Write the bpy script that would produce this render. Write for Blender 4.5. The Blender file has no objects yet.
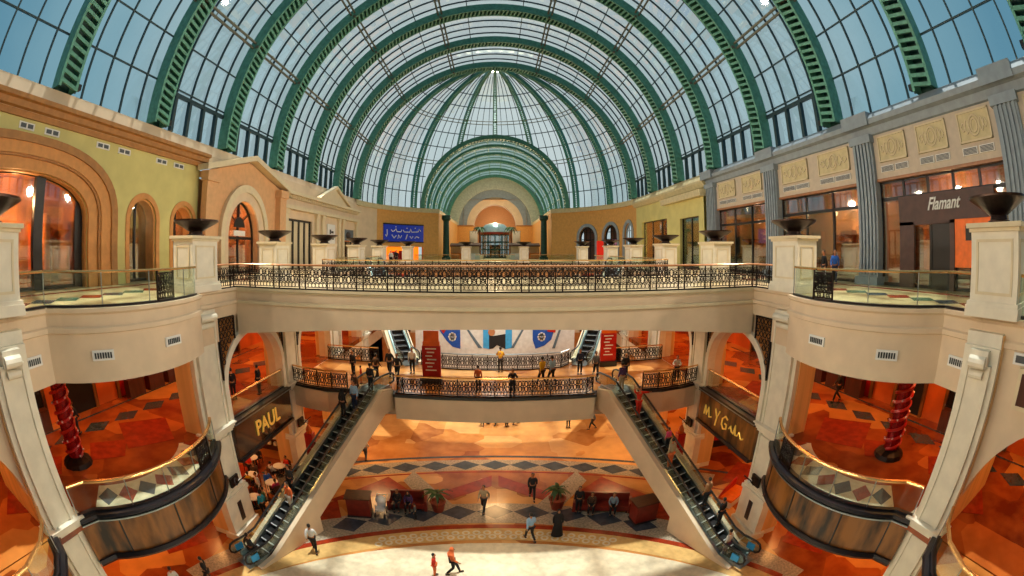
import bpy, bmesh, math, random
from math import sin, cos, pi, radians, atan2, hypot, sqrt
from mathutils import Vector, Matrix
random.seed(7)
C = bpy.context.scene.collection
SC = bpy.context.scene
EYE = 1.72
Z1, Z0 = -6.2, -11.9          # middle and ground floor levels (upper floor = 0)

# ------------------------------------------------------------------ materials
def lin(h):
    if isinstance(h, str):
        c = [int(h[i:i+2], 16)/255 for i in (0, 2, 4)]
        return tuple(((x/12.92) if x <= .04045 else ((x+.055)/1.055)**2.4) for x in c)
    return h
MATS = {}
def mat(name, col, rough=.6, metal=0., var=.12, scale=3., bump=0., emit=0., coat=0., col2=None, stretch=(1, 1, 1)):
    if name in MATS: return MATS[name]
    m = bpy.data.materials.new(name); m.use_nodes = True
    nt = m.node_tree; b = nt.nodes['Principled BSDF']
    c = lin(col)
    b.inputs['Roughness'].default_value = rough; b.inputs['Metallic'].default_value = metal
    if coat: b.inputs['Coat Weight'].default_value = coat
    tc = nt.nodes.new('ShaderNodeTexCoord'); mp = nt.nodes.new('ShaderNodeMapping'); mp.inputs['Scale'].default_value = stretch
    nz = nt.nodes.new('ShaderNodeTexNoise'); nz.inputs['Scale'].default_value = scale; nz.inputs['Detail'].default_value = 4
    nt.links.new(tc.outputs['Object'], mp.inputs[0]); nt.links.new(mp.outputs[0], nz.inputs[0])
    mx = nt.nodes.new('ShaderNodeValToRGB')
    a = tuple(x*(1-var) for x in c); d = tuple(min(1, x*(1+var)) for x in c) if col2 is None else lin(col2)
    mx.color_ramp.elements[0].position = .35; mx.color_ramp.elements[1].position = .65
    mx.color_ramp.elements[0].color = (*a, 1); mx.color_ramp.elements[1].color = (*d, 1)
    nt.links.new(nz.outputs['Fac'], mx.inputs[0]); nt.links.new(mx.outputs[0], b.inputs['Base Color'])
    if bump:
        bp = nt.nodes.new('ShaderNodeBump'); bp.inputs['Strength'].default_value = bump
        nt.links.new(nz.outputs['Fac'], bp.inputs['Height']); nt.links.new(bp.outputs[0], b.inputs['Normal'])
    if emit:
        b.inputs['Emission Color'].default_value = (*c, 1); b.inputs['Emission Strength'].default_value = emit
    MATS[name] = m
    return m
def glassmat(name, tint, gloss=.1, rough=.03, k=.5):
    m = bpy.data.materials.new(name); m.use_nodes = True; nt = m.node_tree; nt.nodes.clear()
    t = nt.nodes.new('ShaderNodeBsdfTransparent'); t.inputs[0].default_value = (*tint, 1)
    g = nt.nodes.new('ShaderNodeBsdfGlossy'); g.inputs['Roughness'].default_value = rough; g.inputs['Color'].default_value = (.9, .95, .95, 1)
    f = nt.nodes.new('ShaderNodeLayerWeight'); f.inputs[0].default_value = .35
    mm = nt.nodes.new('ShaderNodeMath'); mm.operation = 'MULTIPLY_ADD'; mm.inputs[1].default_value = k; mm.inputs[2].default_value = gloss
    nt.links.new(f.outputs['Fresnel'], mm.inputs[0])
    mx = nt.nodes.new('ShaderNodeMixShader'); o = nt.nodes.new('ShaderNodeOutputMaterial')
    nt.links.new(mm.outputs[0], mx.inputs[0]); nt.links.new(t.outputs[0], mx.inputs[1]); nt.links.new(g.outputs[0], mx.inputs[2]); nt.links.new(mx.outputs[0], o.inputs[0])
    MATS[name] = m; return m

cream = mat('cream_plaster', 'dac4a6', .65, var=.05, scale=1.2)
creamd = mat('cream_moulding', 'd9caa8', .6, var=.04)
white = mat('white_stone', 'e2dac6', .5, var=.06, scale=2.)
yellow = mat('yellow_plaster', 'cfc680', .75, var=.07, scale=.8)
peach = mat('peach_plaster', 'd8a878', .7, var=.06)
terra = mat('terracotta_plaster', 'cf9050', .65, var=.08)
brownband = mat('brown_moulding', 'a8743c', .6)
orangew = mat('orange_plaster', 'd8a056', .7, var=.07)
greyst = mat('blue_grey_stone', '8c99a4', .55, var=.08, scale=2.5)
lilac = mat('grey_cream_plaster', 'c8b9a6', .6, var=.05)
sandp = mat('sand_relief', 'cdbf95', .6, var=.08)
teal = mat('teal_steel', '5c9a86', .45, .1, var=.18, scale=4.)
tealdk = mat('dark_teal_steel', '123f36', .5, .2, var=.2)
mull = mat('dark_glazing_bar', '2c4248', .5, .3)
purl = mat('grey_brown_steel', '6d6f62', .5, .3)
iron = mat('wrought_iron', '241a16', .45, .6, var=.3)
irong = mat('antique_bronze', '5a4526', .4, .8, var=.3)
brass = mat('polished_brass', 'e0b070', .25, .9, var=.06)
bronze = mat('dark_bronze', '3a2a24', .3, .8, var=.3, scale=6)
black = mat('black_rubber', '0c0c0e', .45)
steel = mat('brushed_steel', '9aa6aa', .3, .9)
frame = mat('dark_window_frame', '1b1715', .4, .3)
shopdk = mat('dark_brown_panel', '4a2c24', .5, var=.15)
brownmarble = mat('brown_marble', '2c1608', .3, var=.45, scale=1.6, col2='9a622a', stretch=(1, 1, .3))
darkstone = mat('black_granite', '1c1a1e', .3, var=.2)
f_up = mat('upper_marble_floor', '94784e', .38, var=.25, scale=.6, col2='c4b084')
f_mid = mat('amber_marble_floor', '7c3410', .2, var=.2, scale=.9, col2='b8642a')
f_gr = mat('honey_marble_floor', '8c4c20', .25, var=.2, scale=.8, col2='c88c4c')
def facet(m, cols, sc):
    nt = m.node_tree; v = nt.nodes.new('ShaderNodeTexVoronoi'); v.distance = 'MANHATTAN'; v.inputs['Scale'].default_value = sc
    tc = next(n for n in nt.nodes if n.type == 'TEX_COORD'); nt.links.new(tc.outputs['Object'], v.inputs['Vector'])
    sp = nt.nodes.new('ShaderNodeSeparateColor'); nt.links.new(v.outputs['Color'], sp.inputs[0])
    r = nt.nodes.new('ShaderNodeValToRGB'); r.color_ramp.interpolation = 'CONSTANT'; e = r.color_ramp.elements
    e[0].position = 0; e[0].color = (*lin(cols[0]), 1); e[1].position = .8; e[1].color = (*lin(cols[-1]), 1)
    for i, c in enumerate(cols[1:-1]): x = e.new((i+1)/len(cols)*.95); x.color = (*lin(c), 1)
    nt.links.new(sp.outputs[0], r.inputs[0]); bs = nt.nodes['Principled BSDF']; old = bs.inputs['Base Color'].links[0].from_socket
    mx = nt.nodes.new('ShaderNodeMix'); mx.data_type = 'RGBA'; mx.inputs[0].default_value = .6
    nt.links.new(old, mx.inputs[6]); nt.links.new(r.outputs[0], mx.inputs[7]); nt.links.new(mx.outputs[2], bs.inputs['Base Color'])
facet(f_mid, ['5c1c0c', 'b8642a', '7a3012', 'd08c44', '9a4418'], .33)
facet(f_gr, ['b87838', 'd8a868', '8c4c20', 'c89050', 'a86a30'], .28)
t_red = mat('red_marble', '8c2c14', .25, var=.2)
t_dark = mat('slate_marble', '39414a', .25, var=.25)
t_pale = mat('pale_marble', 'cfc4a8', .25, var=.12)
t_grey = mat('speckled_grey_marble', '9a8f7c', .2, var=.3, scale=9)
striped = mat('honey_wood_panel', 'e0b478', .5, var=.12, scale=2.5, stretch=(1, 1, .05))
redm = mat('red_lacquer', 'b01810', .35, var=.1)
orangel = mat('orange_lacquer', 'e8680c', .4, var=.1)
wood = mat('dark_wood', '4a2414', .4, var=.25, stretch=(1, 1, .2), scale=5)
leather = mat('oxblood_leather', '7a2416', .35, var=.15)
leaf = mat('palm_leaf', '2c4a1c', .55, var=.35, scale=6)
soil = mat('terracotta_pot', '8a3418', .6)
blues = mat('blue_sign_face', '1030a0', .4, emit=.25)
bluep = mat('blue_graphic', '1450b0', .5)
bluel = mat('light_blue_graphic', '3aa0e0', .5)
whitep = mat('white_paint', 'e4e4e0', .5, var=.03)
gold = mat('gold_lettering', 'e8b850', .3, .6, emit=.3)
lamp_w = mat('lamp_glow', 'ffc070', .5, emit=6.)
skin = mat('skin', 'b07850', .6, var=.06)
skind = mat('dark_skin', '6a4430', .6, var=.06)
hairm = mat('black_hair', '140e0a', .6)
glass_v = glassmat('vault_glass', (.88, .94, .95), .0, k=.25)
glass_r = glassmat('railing_glass', (.86, .93, .89), .02, k=.16)
glass_s = glassmat('shop_glass', (.72, .76, .75), .12, k=.6)
def cloth(n, h): return mat('cloth_'+n, h, .85, var=.08, scale=12)

# ------------------------------------------------------------------ mesh builder
class MB:
    def __init__(s): s.v = []; s.f = []
    def add(s, vs, fs):
        o = len(s.v); s.v += [tuple(p) for p in vs]; s.f += [tuple(i+o for i in f) for f in fs]; return s
    def box(s, x0, x1, y0, y1, z0, z1):
        return s.add([(x0,y0,z0),(x1,y0,z0),(x1,y1,z0),(x0,y1,z0),(x0,y0,z1),(x1,y0,z1),(x1,y1,z1),(x0,y1,z1)],
                     [(0,3,2,1),(4,5,6,7),(0,1,5,4),(1,2,6,5),(2,3,7,6),(3,0,4,7)])
    def beam(s, p, q, w, h, up=(0, 0, 1)):
        p, q = Vector(p), Vector(q); d = (q-p).normalized(); u = Vector(up)
        if abs(d.dot(u)) > .98: u = Vector((1, 0, 0))
        a = d.cross(u).normalized()*w/2; b = a.cross(d).normalized()*h/2
        vs = [p-a-b, p+a-b, p+a+b, p-a+b, q-a-b, q+a-b, q+a+b, q-a+b]
        return s.add(vs, [(0,3,2,1),(4,5,6,7),(0,1,5,4),(1,2,6,5),(2,3,7,6),(3,0,4,7)])
    def tube(s, pts, r, n=6, closed=False):
        P = [Vector(p) for p in pts]; m = len(P); vs = []
        rr = r if isinstance(r, (list, tuple)) else [r]*m
        prev = None
        for i in range(m):
            if closed: d = P[(i+1) % m]-P[i-1]
            else: d = P[min(i+1, m-1)]-P[max(i-1, 0)]
            d.normalize()
            if prev is None:
                u = Vector((0, 0, 1)) if abs(d.z) < .9 else Vector((1, 0, 0)); a = d.cross(u).normalized()
            else:
                a = (prev-d*prev.dot(d)).normalized()
            prev = a; b = d.cross(a)
            for k in range(n):
                t = 2*pi*k/n; vs.append(P[i]+(a*cos(t)+b*sin(t))*rr[i])
        fs = []
        for i in range(m if closed else m-1):
            j = (i+1) % m
            for k in range(n): fs.append((i*n+k, i*n+(k+1) % n, j*n+(k+1) % n, j*n+k))
        if not closed: fs += [tuple(range(n))[::-1], tuple(range((m-1)*n, m*n))]
        return s.add(vs, fs)
    def lathe(s, cx, cy, prof, n=24, ang=(0, 2*pi)):
        full = abs(ang[1]-ang[0]-2*pi) < 1e-6; m = n if full else n+1; vs = []; fs = []
        for r, z in prof:
            for k in range(m):
                t = ang[0]+(ang[1]-ang[0])*k/n; vs.append((cx+r*cos(t), cy+r*sin(t), z))
        for i in range(len(prof)-1):
            for k in range(n):
                k2 = (k+1) % m; fs.append((i*m+k, i*m+k2, (i+1)*m+k2, (i+1)*m+k))
        return s.add(vs, fs)
    def sweep(s, path, prof, closed_prof=True, closed=False):
        """path: list of (x,y); prof: list of (offset to the right-hand side, z)"""
        m = len(path); vs = []; n = len(prof)
        for i in range(m):
            x, y = path[i]
            def nrm(a, b):
                d = Vector((b[0]-a[0], b[1]-a[1])).normalized(); return Vector((d.y, -d.x))
            ns = []
            if i > 0 or closed: ns.append(nrm(path[i-1], path[i]))
            if i < m-1 or closed: ns.append(nrm(path[i], path[(i+1) % m]))
            nn = sum(ns, Vector((0, 0)))/len(ns); l = nn.length; nn = nn/(l*l) if l > .3 else nn
            for o, z in prof: vs.append((x+nn.x*o, y+nn.y*o, z))
        fs = []
        for i in range(m if closed else m-1):
            j = (i+1) % m
            for k in range(n if closed_prof else n-1):
                k2 = (k+1) % n; fs.append((i*n+k, j*n+k, j*n+k2, i*n+k2))
        if closed_prof and not closed: fs += [tuple(range(n)), tuple(range((m-1)*n, m*n))[::-1]]
        return s.add(vs, fs)
    def prism(s, poly, z0, z1, fn=None):
        n = len(poly); fn = fn or (lambda u, v, w: (u, v, w))
        vs = [fn(u, v, z0) for u, v in poly]+[fn(u, v, z1) for u, v in poly]
        fs = [tuple(range(n))[::-1], tuple(range(n, 2*n))]+[(i, (i+1) % n, n+(i+1) % n, n+i) for i in range(n)]
        return s.add(vs, fs)
    def band(s, A, B, w0, w1, fn):
        """strip between two polylines A (outer) and B (inner) in (u,v), extruded from w0 to w1"""
        n = len(A); vs = []
        for i in range(n): vs += [fn(*A[i], w0), fn(*B[i], w0), fn(*B[i], w1), fn(*A[i], w1)]
        fs = []
        for i in range(n-1):
            a, b = i*4, i*4+4
            for k in range(4): fs.append((a+k, a+(k+1) % 4, b+(k+1) % 4, b+k))
        fs += [(0, 3, 2, 1), (4*n-4, 4*n-3, 4*n-2, 4*n-1)]
        return s.add(vs, fs)
    def ball(s, c, r, n=10, m=6):
        rx, ry, rz = r if isinstance(r, (tuple, list)) else (r, r, r); vs = []; fs = []
        for i in range(m+1):
            a = -pi/2+pi*i/m
            for k in range(n):
                t = 2*pi*k/n; vs.append((c[0]+rx*cos(a)*cos(t), c[1]+ry*cos(a)*sin(t), c[2]+rz*sin(a)))
        for i in range(m):
            for k in range(n): fs.append((i*n+k, i*n+(k+1) % n, (i+1)*n+(k+1) % n, (i+1)*n+k))
        return s.add(vs, fs)
    def mapped(s, fn): s.v = [tuple(fn(*p)) for p in s.v]; return s
    def mesh(s, name, m, smooth=False, org=(0, 0, 0)):
        me = bpy.data.meshes.new(name)
        me.from_pydata([(x-org[0], y-org[1], z-org[2]) for x, y, z in s.v], [], s.f)
        bm = bmesh.new(); bm.from_mesh(me); bmesh.ops.remove_doubles(bm, verts=bm.verts, dist=1e-5)
        bmesh.ops.recalc_face_normals(bm, faces=bm.faces); bm.to_mesh(me); bm.free()
        if smooth:
            for p in me.polygons: p.use_smooth = True
        me.materials.append(m); me.update()
        return me
ORG = {}
def smooth_auto(o, deg=35):
    me = o.data
    for p in me.polygons: p.use_smooth = True
    try: me.set_sharp_from_angle(angle=radians(deg))
    except Exception: pass
def tag(o, label=None, cat=None, group=None, kind=None):
    if label: o['label'] = label
    if cat: o['category'] = cat
    if group: o['group'] = group
    if kind: o['kind'] = kind
    return o
def thing(name, label, cat, loc=(0, 0, 0), rz=0, group=None, kind=None):
    o = bpy.data.objects.new(name, None); C.objects.link(o); o.empty_display_size = .2
    o.location = loc; o.rotation_euler = (0, 0, rz); ORG[o] = tuple(loc)
    return tag(o, label, cat, group, kind)
def part(name, mb, m, parent, smooth=False, org=None, label=None):
    org = ORG.get(parent, (0, 0, 0)) if org is None else org
    me = mb.mesh(name, m, False, org); o = bpy.data.objects.new(name, me); C.objects.link(o); o.parent = parent; ORG[o] = org
    if smooth: smooth_auto(o)
    if label: o['label'] = label
    return o
def solo(name, mb, m, label, cat, loc=(0, 0, 0), group=None, smooth=False, kind=None, rz=0, local=False):
    me = mb.mesh(name, m, False, (0, 0, 0) if local else loc); o = bpy.data.objects.new(name, me); C.objects.link(o)
    o.location = loc; o.rotation_euler = (0, 0, rz); ORG[o] = (0, 0, 0) if local else tuple(loc)
    if smooth: smooth_auto(o)
    return tag(o, label, cat, group, kind)
def struct(name, mb, m, parent=None, smooth=False):
    me = mb.mesh(name, m); o = bpy.data.objects.new(name, me); C.objects.link(o); ORG[o] = (0, 0, 0)
    if parent: o.parent = parent
    else: o['kind'] = 'structure'
    if smooth: smooth_auto(o)
    return o
def sempty(name):
    o = bpy.data.objects.new(name, None); C.objects.link(o); o['kind'] = 'structure'; ORG[o] = (0, 0, 0); return o
def kids(o): return [x for x in bpy.data.objects if x.parent == o]
CH = {}
def copy_tree(o, loc=None, rz=None, label=None, group=None):
    def rec(a, par):
        c = a.copy(); C.objects.link(c); c.parent = par; ORG[c] = ORG.get(a, (0, 0, 0))
        for k in kids(a): rec(k, c)
        return c
    r = rec(o, None)
    if loc is not None: r.location = loc
    if rz is not None: r.rotation_euler = (0, 0, rz)
    if label: r['label'] = label
    if group: r['group'] = group
    return r
def lamp(name, kind, loc, power, col=(1, 1, 1), size=.3, rot=None, spot=None, sizey=None):
    l = bpy.data.lights.new(name, kind); l.energy = power; l.color = col
    if kind == 'AREA':
        l.size = size
        if sizey: l.shape = 'RECTANGLE'; l.size_y = sizey
    elif kind == 'SUN': l.angle = radians(1.2)
    else: l.shadow_soft_size = size
    if spot: l.spot_size = radians(spot); l.spot_blend = .8
    o = bpy.data.objects.new(name, l); C.objects.link(o); o.location = loc
    if rot: o.rotation_euler = rot
    return o
def text_mb(txt, size, depth=.03, shear=0., font=None):
    cu = bpy.data.curves.new('t', 'FONT'); cu.body = txt; cu.size = size; cu.extrude = depth/2; cu.align_x = 'CENTER'; cu.align_y = 'CENTER'; cu.shear = shear
    cu.resolution_u = 3; cu.offset = size*.012
    o = bpy.data.objects.new('t', cu); C.objects.link(o); dg = bpy.context.evaluated_depsgraph_get()
    me = bpy.data.meshes.new_from_object(o.evaluated_get(dg))
    mb = MB(); mb.v = [tuple(v.co) for v in me.vertices]; mb.f = [tuple(p.vertices) for p in me.polygons]
    bpy.data.objects.remove(o); bpy.data.meshes.remove(me)
    return mb
def circ(cx, cy, R, a0, a1, n): return [(cx+R*cos(radians(a0+(a1-a0)*i/n)), cy+R*sin(radians(a0+(a1-a0)*i/n))) for i in range(n+1)]
def mir(path, sx): return [(sx*x, y) for x, y in path]

# ================================================================== camera, world, sun
cam = bpy.data.cameras.new('camera'); co = bpy.data.objects.new('camera', cam); C.objects.link(co); SC.camera = co
co.location = (0, 0, EYE); co.rotation_euler = (pi/2, 0, 0)
cam.type = 'PANO'; cam.panorama_type = 'FISHEYE_EQUISOLID'; cam.fisheye_lens = 15.01; cam.fisheye_fov = radians(220)
cam.sensor_width = 36; cam.sensor_fit = 'HORIZONTAL'; cam.shift_x = 17/1024; cam.shift_y = -38/576
w = bpy.data.worlds.new('sky'); SC.world = w; w.use_nodes = True; nt = w.node_tree; nt.nodes.clear()
out = nt.nodes.new('ShaderNodeOutputWorld'); bg = nt.nodes.new('ShaderNodeBackground'); bg.inputs[1].default_value = 1.
tc = nt.nodes.new('ShaderNodeTexCoord'); dt = nt.nodes.new('ShaderNodeVectorMath'); dt.operation = 'DOT_PRODUCT'; dt.inputs[1].default_value = (0, .92, .39)
ns = nt.nodes.new('ShaderNodeTexNoise'); ns.inputs['Scale'].default_value = 3.; ns.inputs['Detail'].default_value = 5
ad = nt.nodes.new('ShaderNodeMath'); ad.operation = 'MULTIPLY_ADD'; ad.inputs[1].default_value = .35; 
rp = nt.nodes.new('ShaderNodeValToRGB')
e = rp.color_ramp.elements; e[0].position = .30; e[0].color = (*lin('6290a6'), 1); e[1].position = 1.1 if False else 1.; e[1].color = (*lin('cfd8d8'), 1)
x = e.new(.55); x.color = (*lin('80a6b4'), 1); x = e.new(.85); x.color = (*lin('b0c4c8'), 1)
nt.links.new(tc.outputs['Generated'], dt.inputs[0]); nt.links.new(tc.outputs['Generated'], ns.inputs[0])
sb = nt.nodes.new('ShaderNodeMath'); sb.operation = 'SUBTRACT'; sb.inputs[1].default_value = .5
nt.links.new(ns.outputs['Fac'], sb.inputs[0]); nt.links.new(sb.outputs[0], ad.inputs[0]); nt.links.new(dt.outputs['Value'], ad.inputs[2])
nt.links.new(ad.outputs[0], rp.inputs[0]); nt.links.new(rp.outputs[0], bg.inputs[0]); nt.links.new(bg.outputs[0], out.inputs[0])
lamp('sun', 'SUN', (0, 40, 60), 5.0, (1, .95, .86), rot=(radians(-7), radians(2), 0))
vs = SC.view_settings; vs.view_transform = 'Standard'; vs.look = 'None'; vs.gamma = 1; vs.use_curve_mapping = False; vs.exposure = 0.0
SC.cycles.max_bounces = 8; SC.cycles.diffuse_bounces = 4; SC.cycles.glossy_bounces = 3; SC.cycles.transparent_max_bounces = 16; SC.cycles.transmission_bounces = 4
SC.cycles.caustics_reflective = False; SC.cycles.caustics_refractive = False; SC.cycles.sample_clamp_indirect = 6

# ================================================================== glazed vault
R, ZS, YA = 19.0, 8.6, 54.9
def V(a, y, r=R): return (r*cos(a), y, ZS+r*sin(a))
vault = sempty('ceiling')
def arch_rib(y, r, wd, dp, nseg=64, rung=.5, yc=None):
    """ladder-like arched truss: two chords joined by slanted rungs"""
    mb = MB()
    for sgn in (-1, 1):
        prof = []
        for i in range(nseg+1):
            a = pi*i/nseg
            for rr in (r-dp, r):
                for yy in (y+sgn*wd/2, y+sgn*(wd/2-.16)): prof.append(V(a, yy, rr))
        fs = []
        for i in range(nseg):
            b, c = i*4, i*4+4
            for k, l in ((0, 1), (1, 3), (3, 2), (2, 0)): fs.append((b+k, b+l, c+l, c+k))
        mb.add(prof, fs)
    n = int(pi*r/rung)
    for i in range(n):
        a = pi*(i+.5)/n; da = .12/r*1.0
        mb.beam(V(a-da, y-wd/2+.1, r-dp+.08), V(a+da, y+wd/2-.1, r-dp+.08), .24*rung/.6, .14, up=(cos(a), 0, sin(a)))
    return mb
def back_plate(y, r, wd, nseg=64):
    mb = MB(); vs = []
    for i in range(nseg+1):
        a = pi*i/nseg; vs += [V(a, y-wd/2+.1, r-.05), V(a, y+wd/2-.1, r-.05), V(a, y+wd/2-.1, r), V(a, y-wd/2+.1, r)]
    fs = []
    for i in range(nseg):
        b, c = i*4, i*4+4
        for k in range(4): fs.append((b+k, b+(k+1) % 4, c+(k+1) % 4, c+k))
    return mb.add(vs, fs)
RIBY = [-6, 1.6, 9.2, 16.7, 24.3, 32.0, 39.7, 47.3, 54.9]
for y in RIBY:
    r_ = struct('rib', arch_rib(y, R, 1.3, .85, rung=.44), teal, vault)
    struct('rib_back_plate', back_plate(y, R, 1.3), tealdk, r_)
def glass_strip(y0, y1, r, n=48):
    vs = []; fs = []
    for i in range(n+1):
        a = pi*i/n; vs += [V(a, y0, r), V(a, y1, r)]
    for i in range(n): fs.append((2*i, 2*i+1, 2*i+3, 2*i+2))
    return MB().add(vs, fs)
struct('vault_glazing', glass_strip(-12, YA, R+.12), glass_v, vault)
mb = MB()
for i in range(len(RIBY)-1):
    ya, yb = RIBY[i], RIBY[i+1]
    for k in range(1, 5):
        y = ya+(yb-ya)*k/5; P = [V(pi*j/48, y, R+.02) for j in range(49)]
        for j in range(48):
            am = pi*(j+.5)/48; mb.beam(P[j], P[j+1], .09, .16, up=(cos(am), 0, sin(am)))
struct('arched_glazing_bars', mb, mull, vault)
mb = MB()
for d in (8, 16, 32, 40, 56, 64, 81, 99, 116, 124, 140, 148, 164, 172):
    a = radians(d); mb.beam(V(a, -12, R), V(a, YA, R), .08, .14, up=(cos(a), 0, sin(a)))
struct('long_glazing_bars', mb, mull, vault)
for d in (24, 48, 72, 108, 132, 156):
    mb = MB(); a = radians(d)
    for dd in (-.2, .2):
        a2 = a+dd/R; mb.tube([V(a2, -12, R-.35), V(a2, YA, R-.35)], .1, 6)
    for j in range(int((YA+12)/2)): 
        y = -12+2*j+.4; mb.beam(V(a-.35/R, y, R-.35), V(a+.35/R, y, R-.35), .06, .06)
    for y in RIBY: mb.box(V(a, y)[0]*.965-.12, V(a, y)[0]*.965+.12, y-.75, y-.5, V(a, y, R-.8)[2]-.1, V(a, y, R-.8)[2]+.1)
    struct('purlin', mb, purl, vault)
for sx in (-1, 1):          # row of framed upright lights just over the ledge
    mb = MB()
    for i in range(3, len(RIBY)-1):
        for k in range(1, 5):
            y = RIBY[i]+(RIBY[i+1]-RIBY[i])*k/5
            mb.box(sx*R-.28 if sx > 0 else sx*R, sx*R if sx > 0 else sx*R+.28, y-.13, y+.13, ZS, ZS+2.3)
    z = ZS+2.3; xx = sx*(R-.15); mb.beam((xx, 16.7, z), (xx, YA, z), .25, .22)
    struct('ledge_window_posts', mb, mull, vault)
# apse half dome
def SPH(lat, az, r=R): return (r*cos(lat)*cos(az), YA+r*cos(lat)*sin(az), ZS+r*sin(lat))
YB, RB = 69.4, 12.2
mb = MB(); vs = []; fs = []; NL, NA = 30, 60
for i in range(NL+1):
    for k in range(NA+1): vs.append(SPH(pi/2*i/NL, pi*k/NA, R+.12))
for i in range(NL):
    for k in range(NA):
        q = (i*(NA+1)+k, i*(NA+1)+k+1, (i+1)*(NA+1)+k+1, (i+1)*(NA+1)+k)
        if sum(vs[j][1] for j in q)/4 < YB+.3: fs.append(q)
struct('apse_glazing', mb.add(vs, fs), glass_v, vault)
for j in range(1, 8):
    az = radians(22.5*j); mb = MB(); n = 40; side = Vector((-sin(az), cos(az), 0))
    pts = [i*radians(88)/n for i in range(n+1)]
    pts = [l for l in pts if SPH(l, az)[1] < YB+.4]
    for sgn in (-1, 1):
        for a, b in zip(pts[:-1], pts[1:]):
            wa, wb = .38*(.25+.75*cos(a)), .38*(.25+.75*cos(b))
            p = Vector(SPH(a, az, R-.3))+side*sgn*wa; q = Vector(SPH(b, az, R-.3))+side*sgn*wb
            mb.beam(p, q, .15, .6, up=Vector(p)-Vector((0, YA, ZS)))
    for a, b in zip(pts[:-1], pts[1:]):
        for f in (0, .5):
            l = a+(b-a)*f; w2 = .38*(.25+.75*cos(l)); p = Vector(SPH(l, az, R-.5))
            mb.beam(p-side*w2, p+side*w2, .14, .12, up=p-Vector((0, YA, ZS)))
    struct('rib', mb, teal, vault)
mb = MB()
for k in range(1, 41):
    if k % 5 == 0: continue
    az = radians(4.5*k); n = 30
    for i in range(n):
        a, b = radians(78*i/n), radians(78*(i+1)/n)
        if SPH(b, az)[1] < YB+.2: mb.beam(SPH(a, az), SPH(b, az), .07, .12, up=Vector(SPH(a, az))-Vector((0, YA, ZS)))
for lat in (8, 16, 32, 40, 56, 64):
    l = radians(lat); n = 60
    for i in range(n):
        a, b = pi*i/n, pi*(i+1)/n
        if SPH(l, a)[1] < YB+.2 and SPH(l, b)[1] < YB+.4: mb.beam(SPH(l, a), SPH(l, b), .08, .12)
struct('apse_glazing_bars', mb, mull, vault)
for lat in (24, 48):
    mb = MB()
    for dd in (-.3, .3):
        l = radians(lat)+dd/R; P = [SPH(l, pi*i/60, R-.45) for i in range(61)]
        seg = []
        for p in P:
            if p[1] < YB+.5: seg.append(p)
            elif len(seg) > 1: mb.tube(seg, .07, 6); seg = []
        if len(seg) > 1: mb.tube(seg, .07, 6)
    struct('ring_beam', mb, purl, vault)
# small barrel beyond
def arcP(y, r, n=48): return [(r*cos(pi*i/n), y, ZS+r*sin(pi*i/n)) for i in range(n+1)]
for i, y in enumerate((YB, 75.5, 82, 89, 98, 107.5)):
    wd = (1.4, .7, .7, .8, .9, 1.6)[i]
    rb = struct('barrel_rib', arch_rib(y, RB, wd, .7 if i in (0, 5) else .45, 48, .55), teal, vault)
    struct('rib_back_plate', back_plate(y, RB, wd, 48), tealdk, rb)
mb = glass_strip(YB, 108, RB+.1, 40); struct('barrel_glazing', mb, glassmat('green_glass', (.5, .64, .6), .0, k=.2), vault)
mb = MB()
for d in range(12, 175, 12):
    a = radians(d); mb.beam(V(a, YB, RB), V(a, 108, RB), .14, .16, up=(cos(a), 0, sin(a)))
for y in (71.5, 73.5, 77.7, 79.8, 84.3, 86.6, 92, 95, 101, 104):
    P = arcP(y, RB, 36)
    for a, b in zip(P[:-1], P[1:]): mb.beam(a, b, .12, .14)
struct('barrel_glazing_bars', mb, teal, vault)

# ================================================================== floors
BX, BY, BR = 16.4, 11.0, 5.2        # balcony arc, upper floor
def edge2(s=-1):   # void edge of the upper floor, near bay, left side (x negative): from pier A to pier B
    a0 = math.degrees(atan2(6.5-BY, -13.25+BX)); a1 = math.degrees(atan2(13.2-BY, -11.75+BX))
    p = [(-12.9, 4.6), (-13.25, 6.45)]+circ(-BX, BY, BR+.25, a0, a1, 20)[1:]+[(-12.1, 13.4)]
    return p
def fl(name, poly, z0, z1, m, parent=None): return struct(name, MB().prism(poly, z0, z1), m, parent)
floor_up = sempty('floor')
for sx in (-1, 1):
    e2 = edge2()
    poly = [(-27, -12), (-12.9, -12)]+e2+[(-12.1, 52), (-9.5, 55.5), (-5, 57.5), (0, 58), (0, 130), (-27, 130)]
    fl('upper_floor_slab', mir(poly, sx), -.4, 0, f_up, floor_up)
fl('bridge_floor_slab', [(-12.1, 17.3), (12.1, 17.3), (12.1, 26.2), (-12.1, 26.2)], -.6, .003, f_up, floor_up)
fl('bridge_floor_slab', [(-12.9, -12), (12.9, -12), (12.9, -1.2), (-12.9, -1.2)], -.6, 0, f_up, floor_up)
floor_mid = sempty('floor')
def edge1():
    cx, cy, r = -15.9, 9.8, 5.5
    a0 = math.degrees(atan2(5.55-cy, -11.85-cx)); a1 = math.degrees(atan2(13.2-cy, -11.6-cx))
    return [(-12.2, -12), (-12.2, 3.6), (-12.25, 4.95)]+circ(cx, cy, r, a0, a1, 20)+[(-12.2, 13.4)]
for sx in (-1, 1):
    poly = [(-27, -12)]+edge1()+[(-12.2, 60), (-27, 60)]
    fl('middle_floor_slab', mir(poly, sx), Z1-.4, Z1, f_mid, floor_mid)
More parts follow.
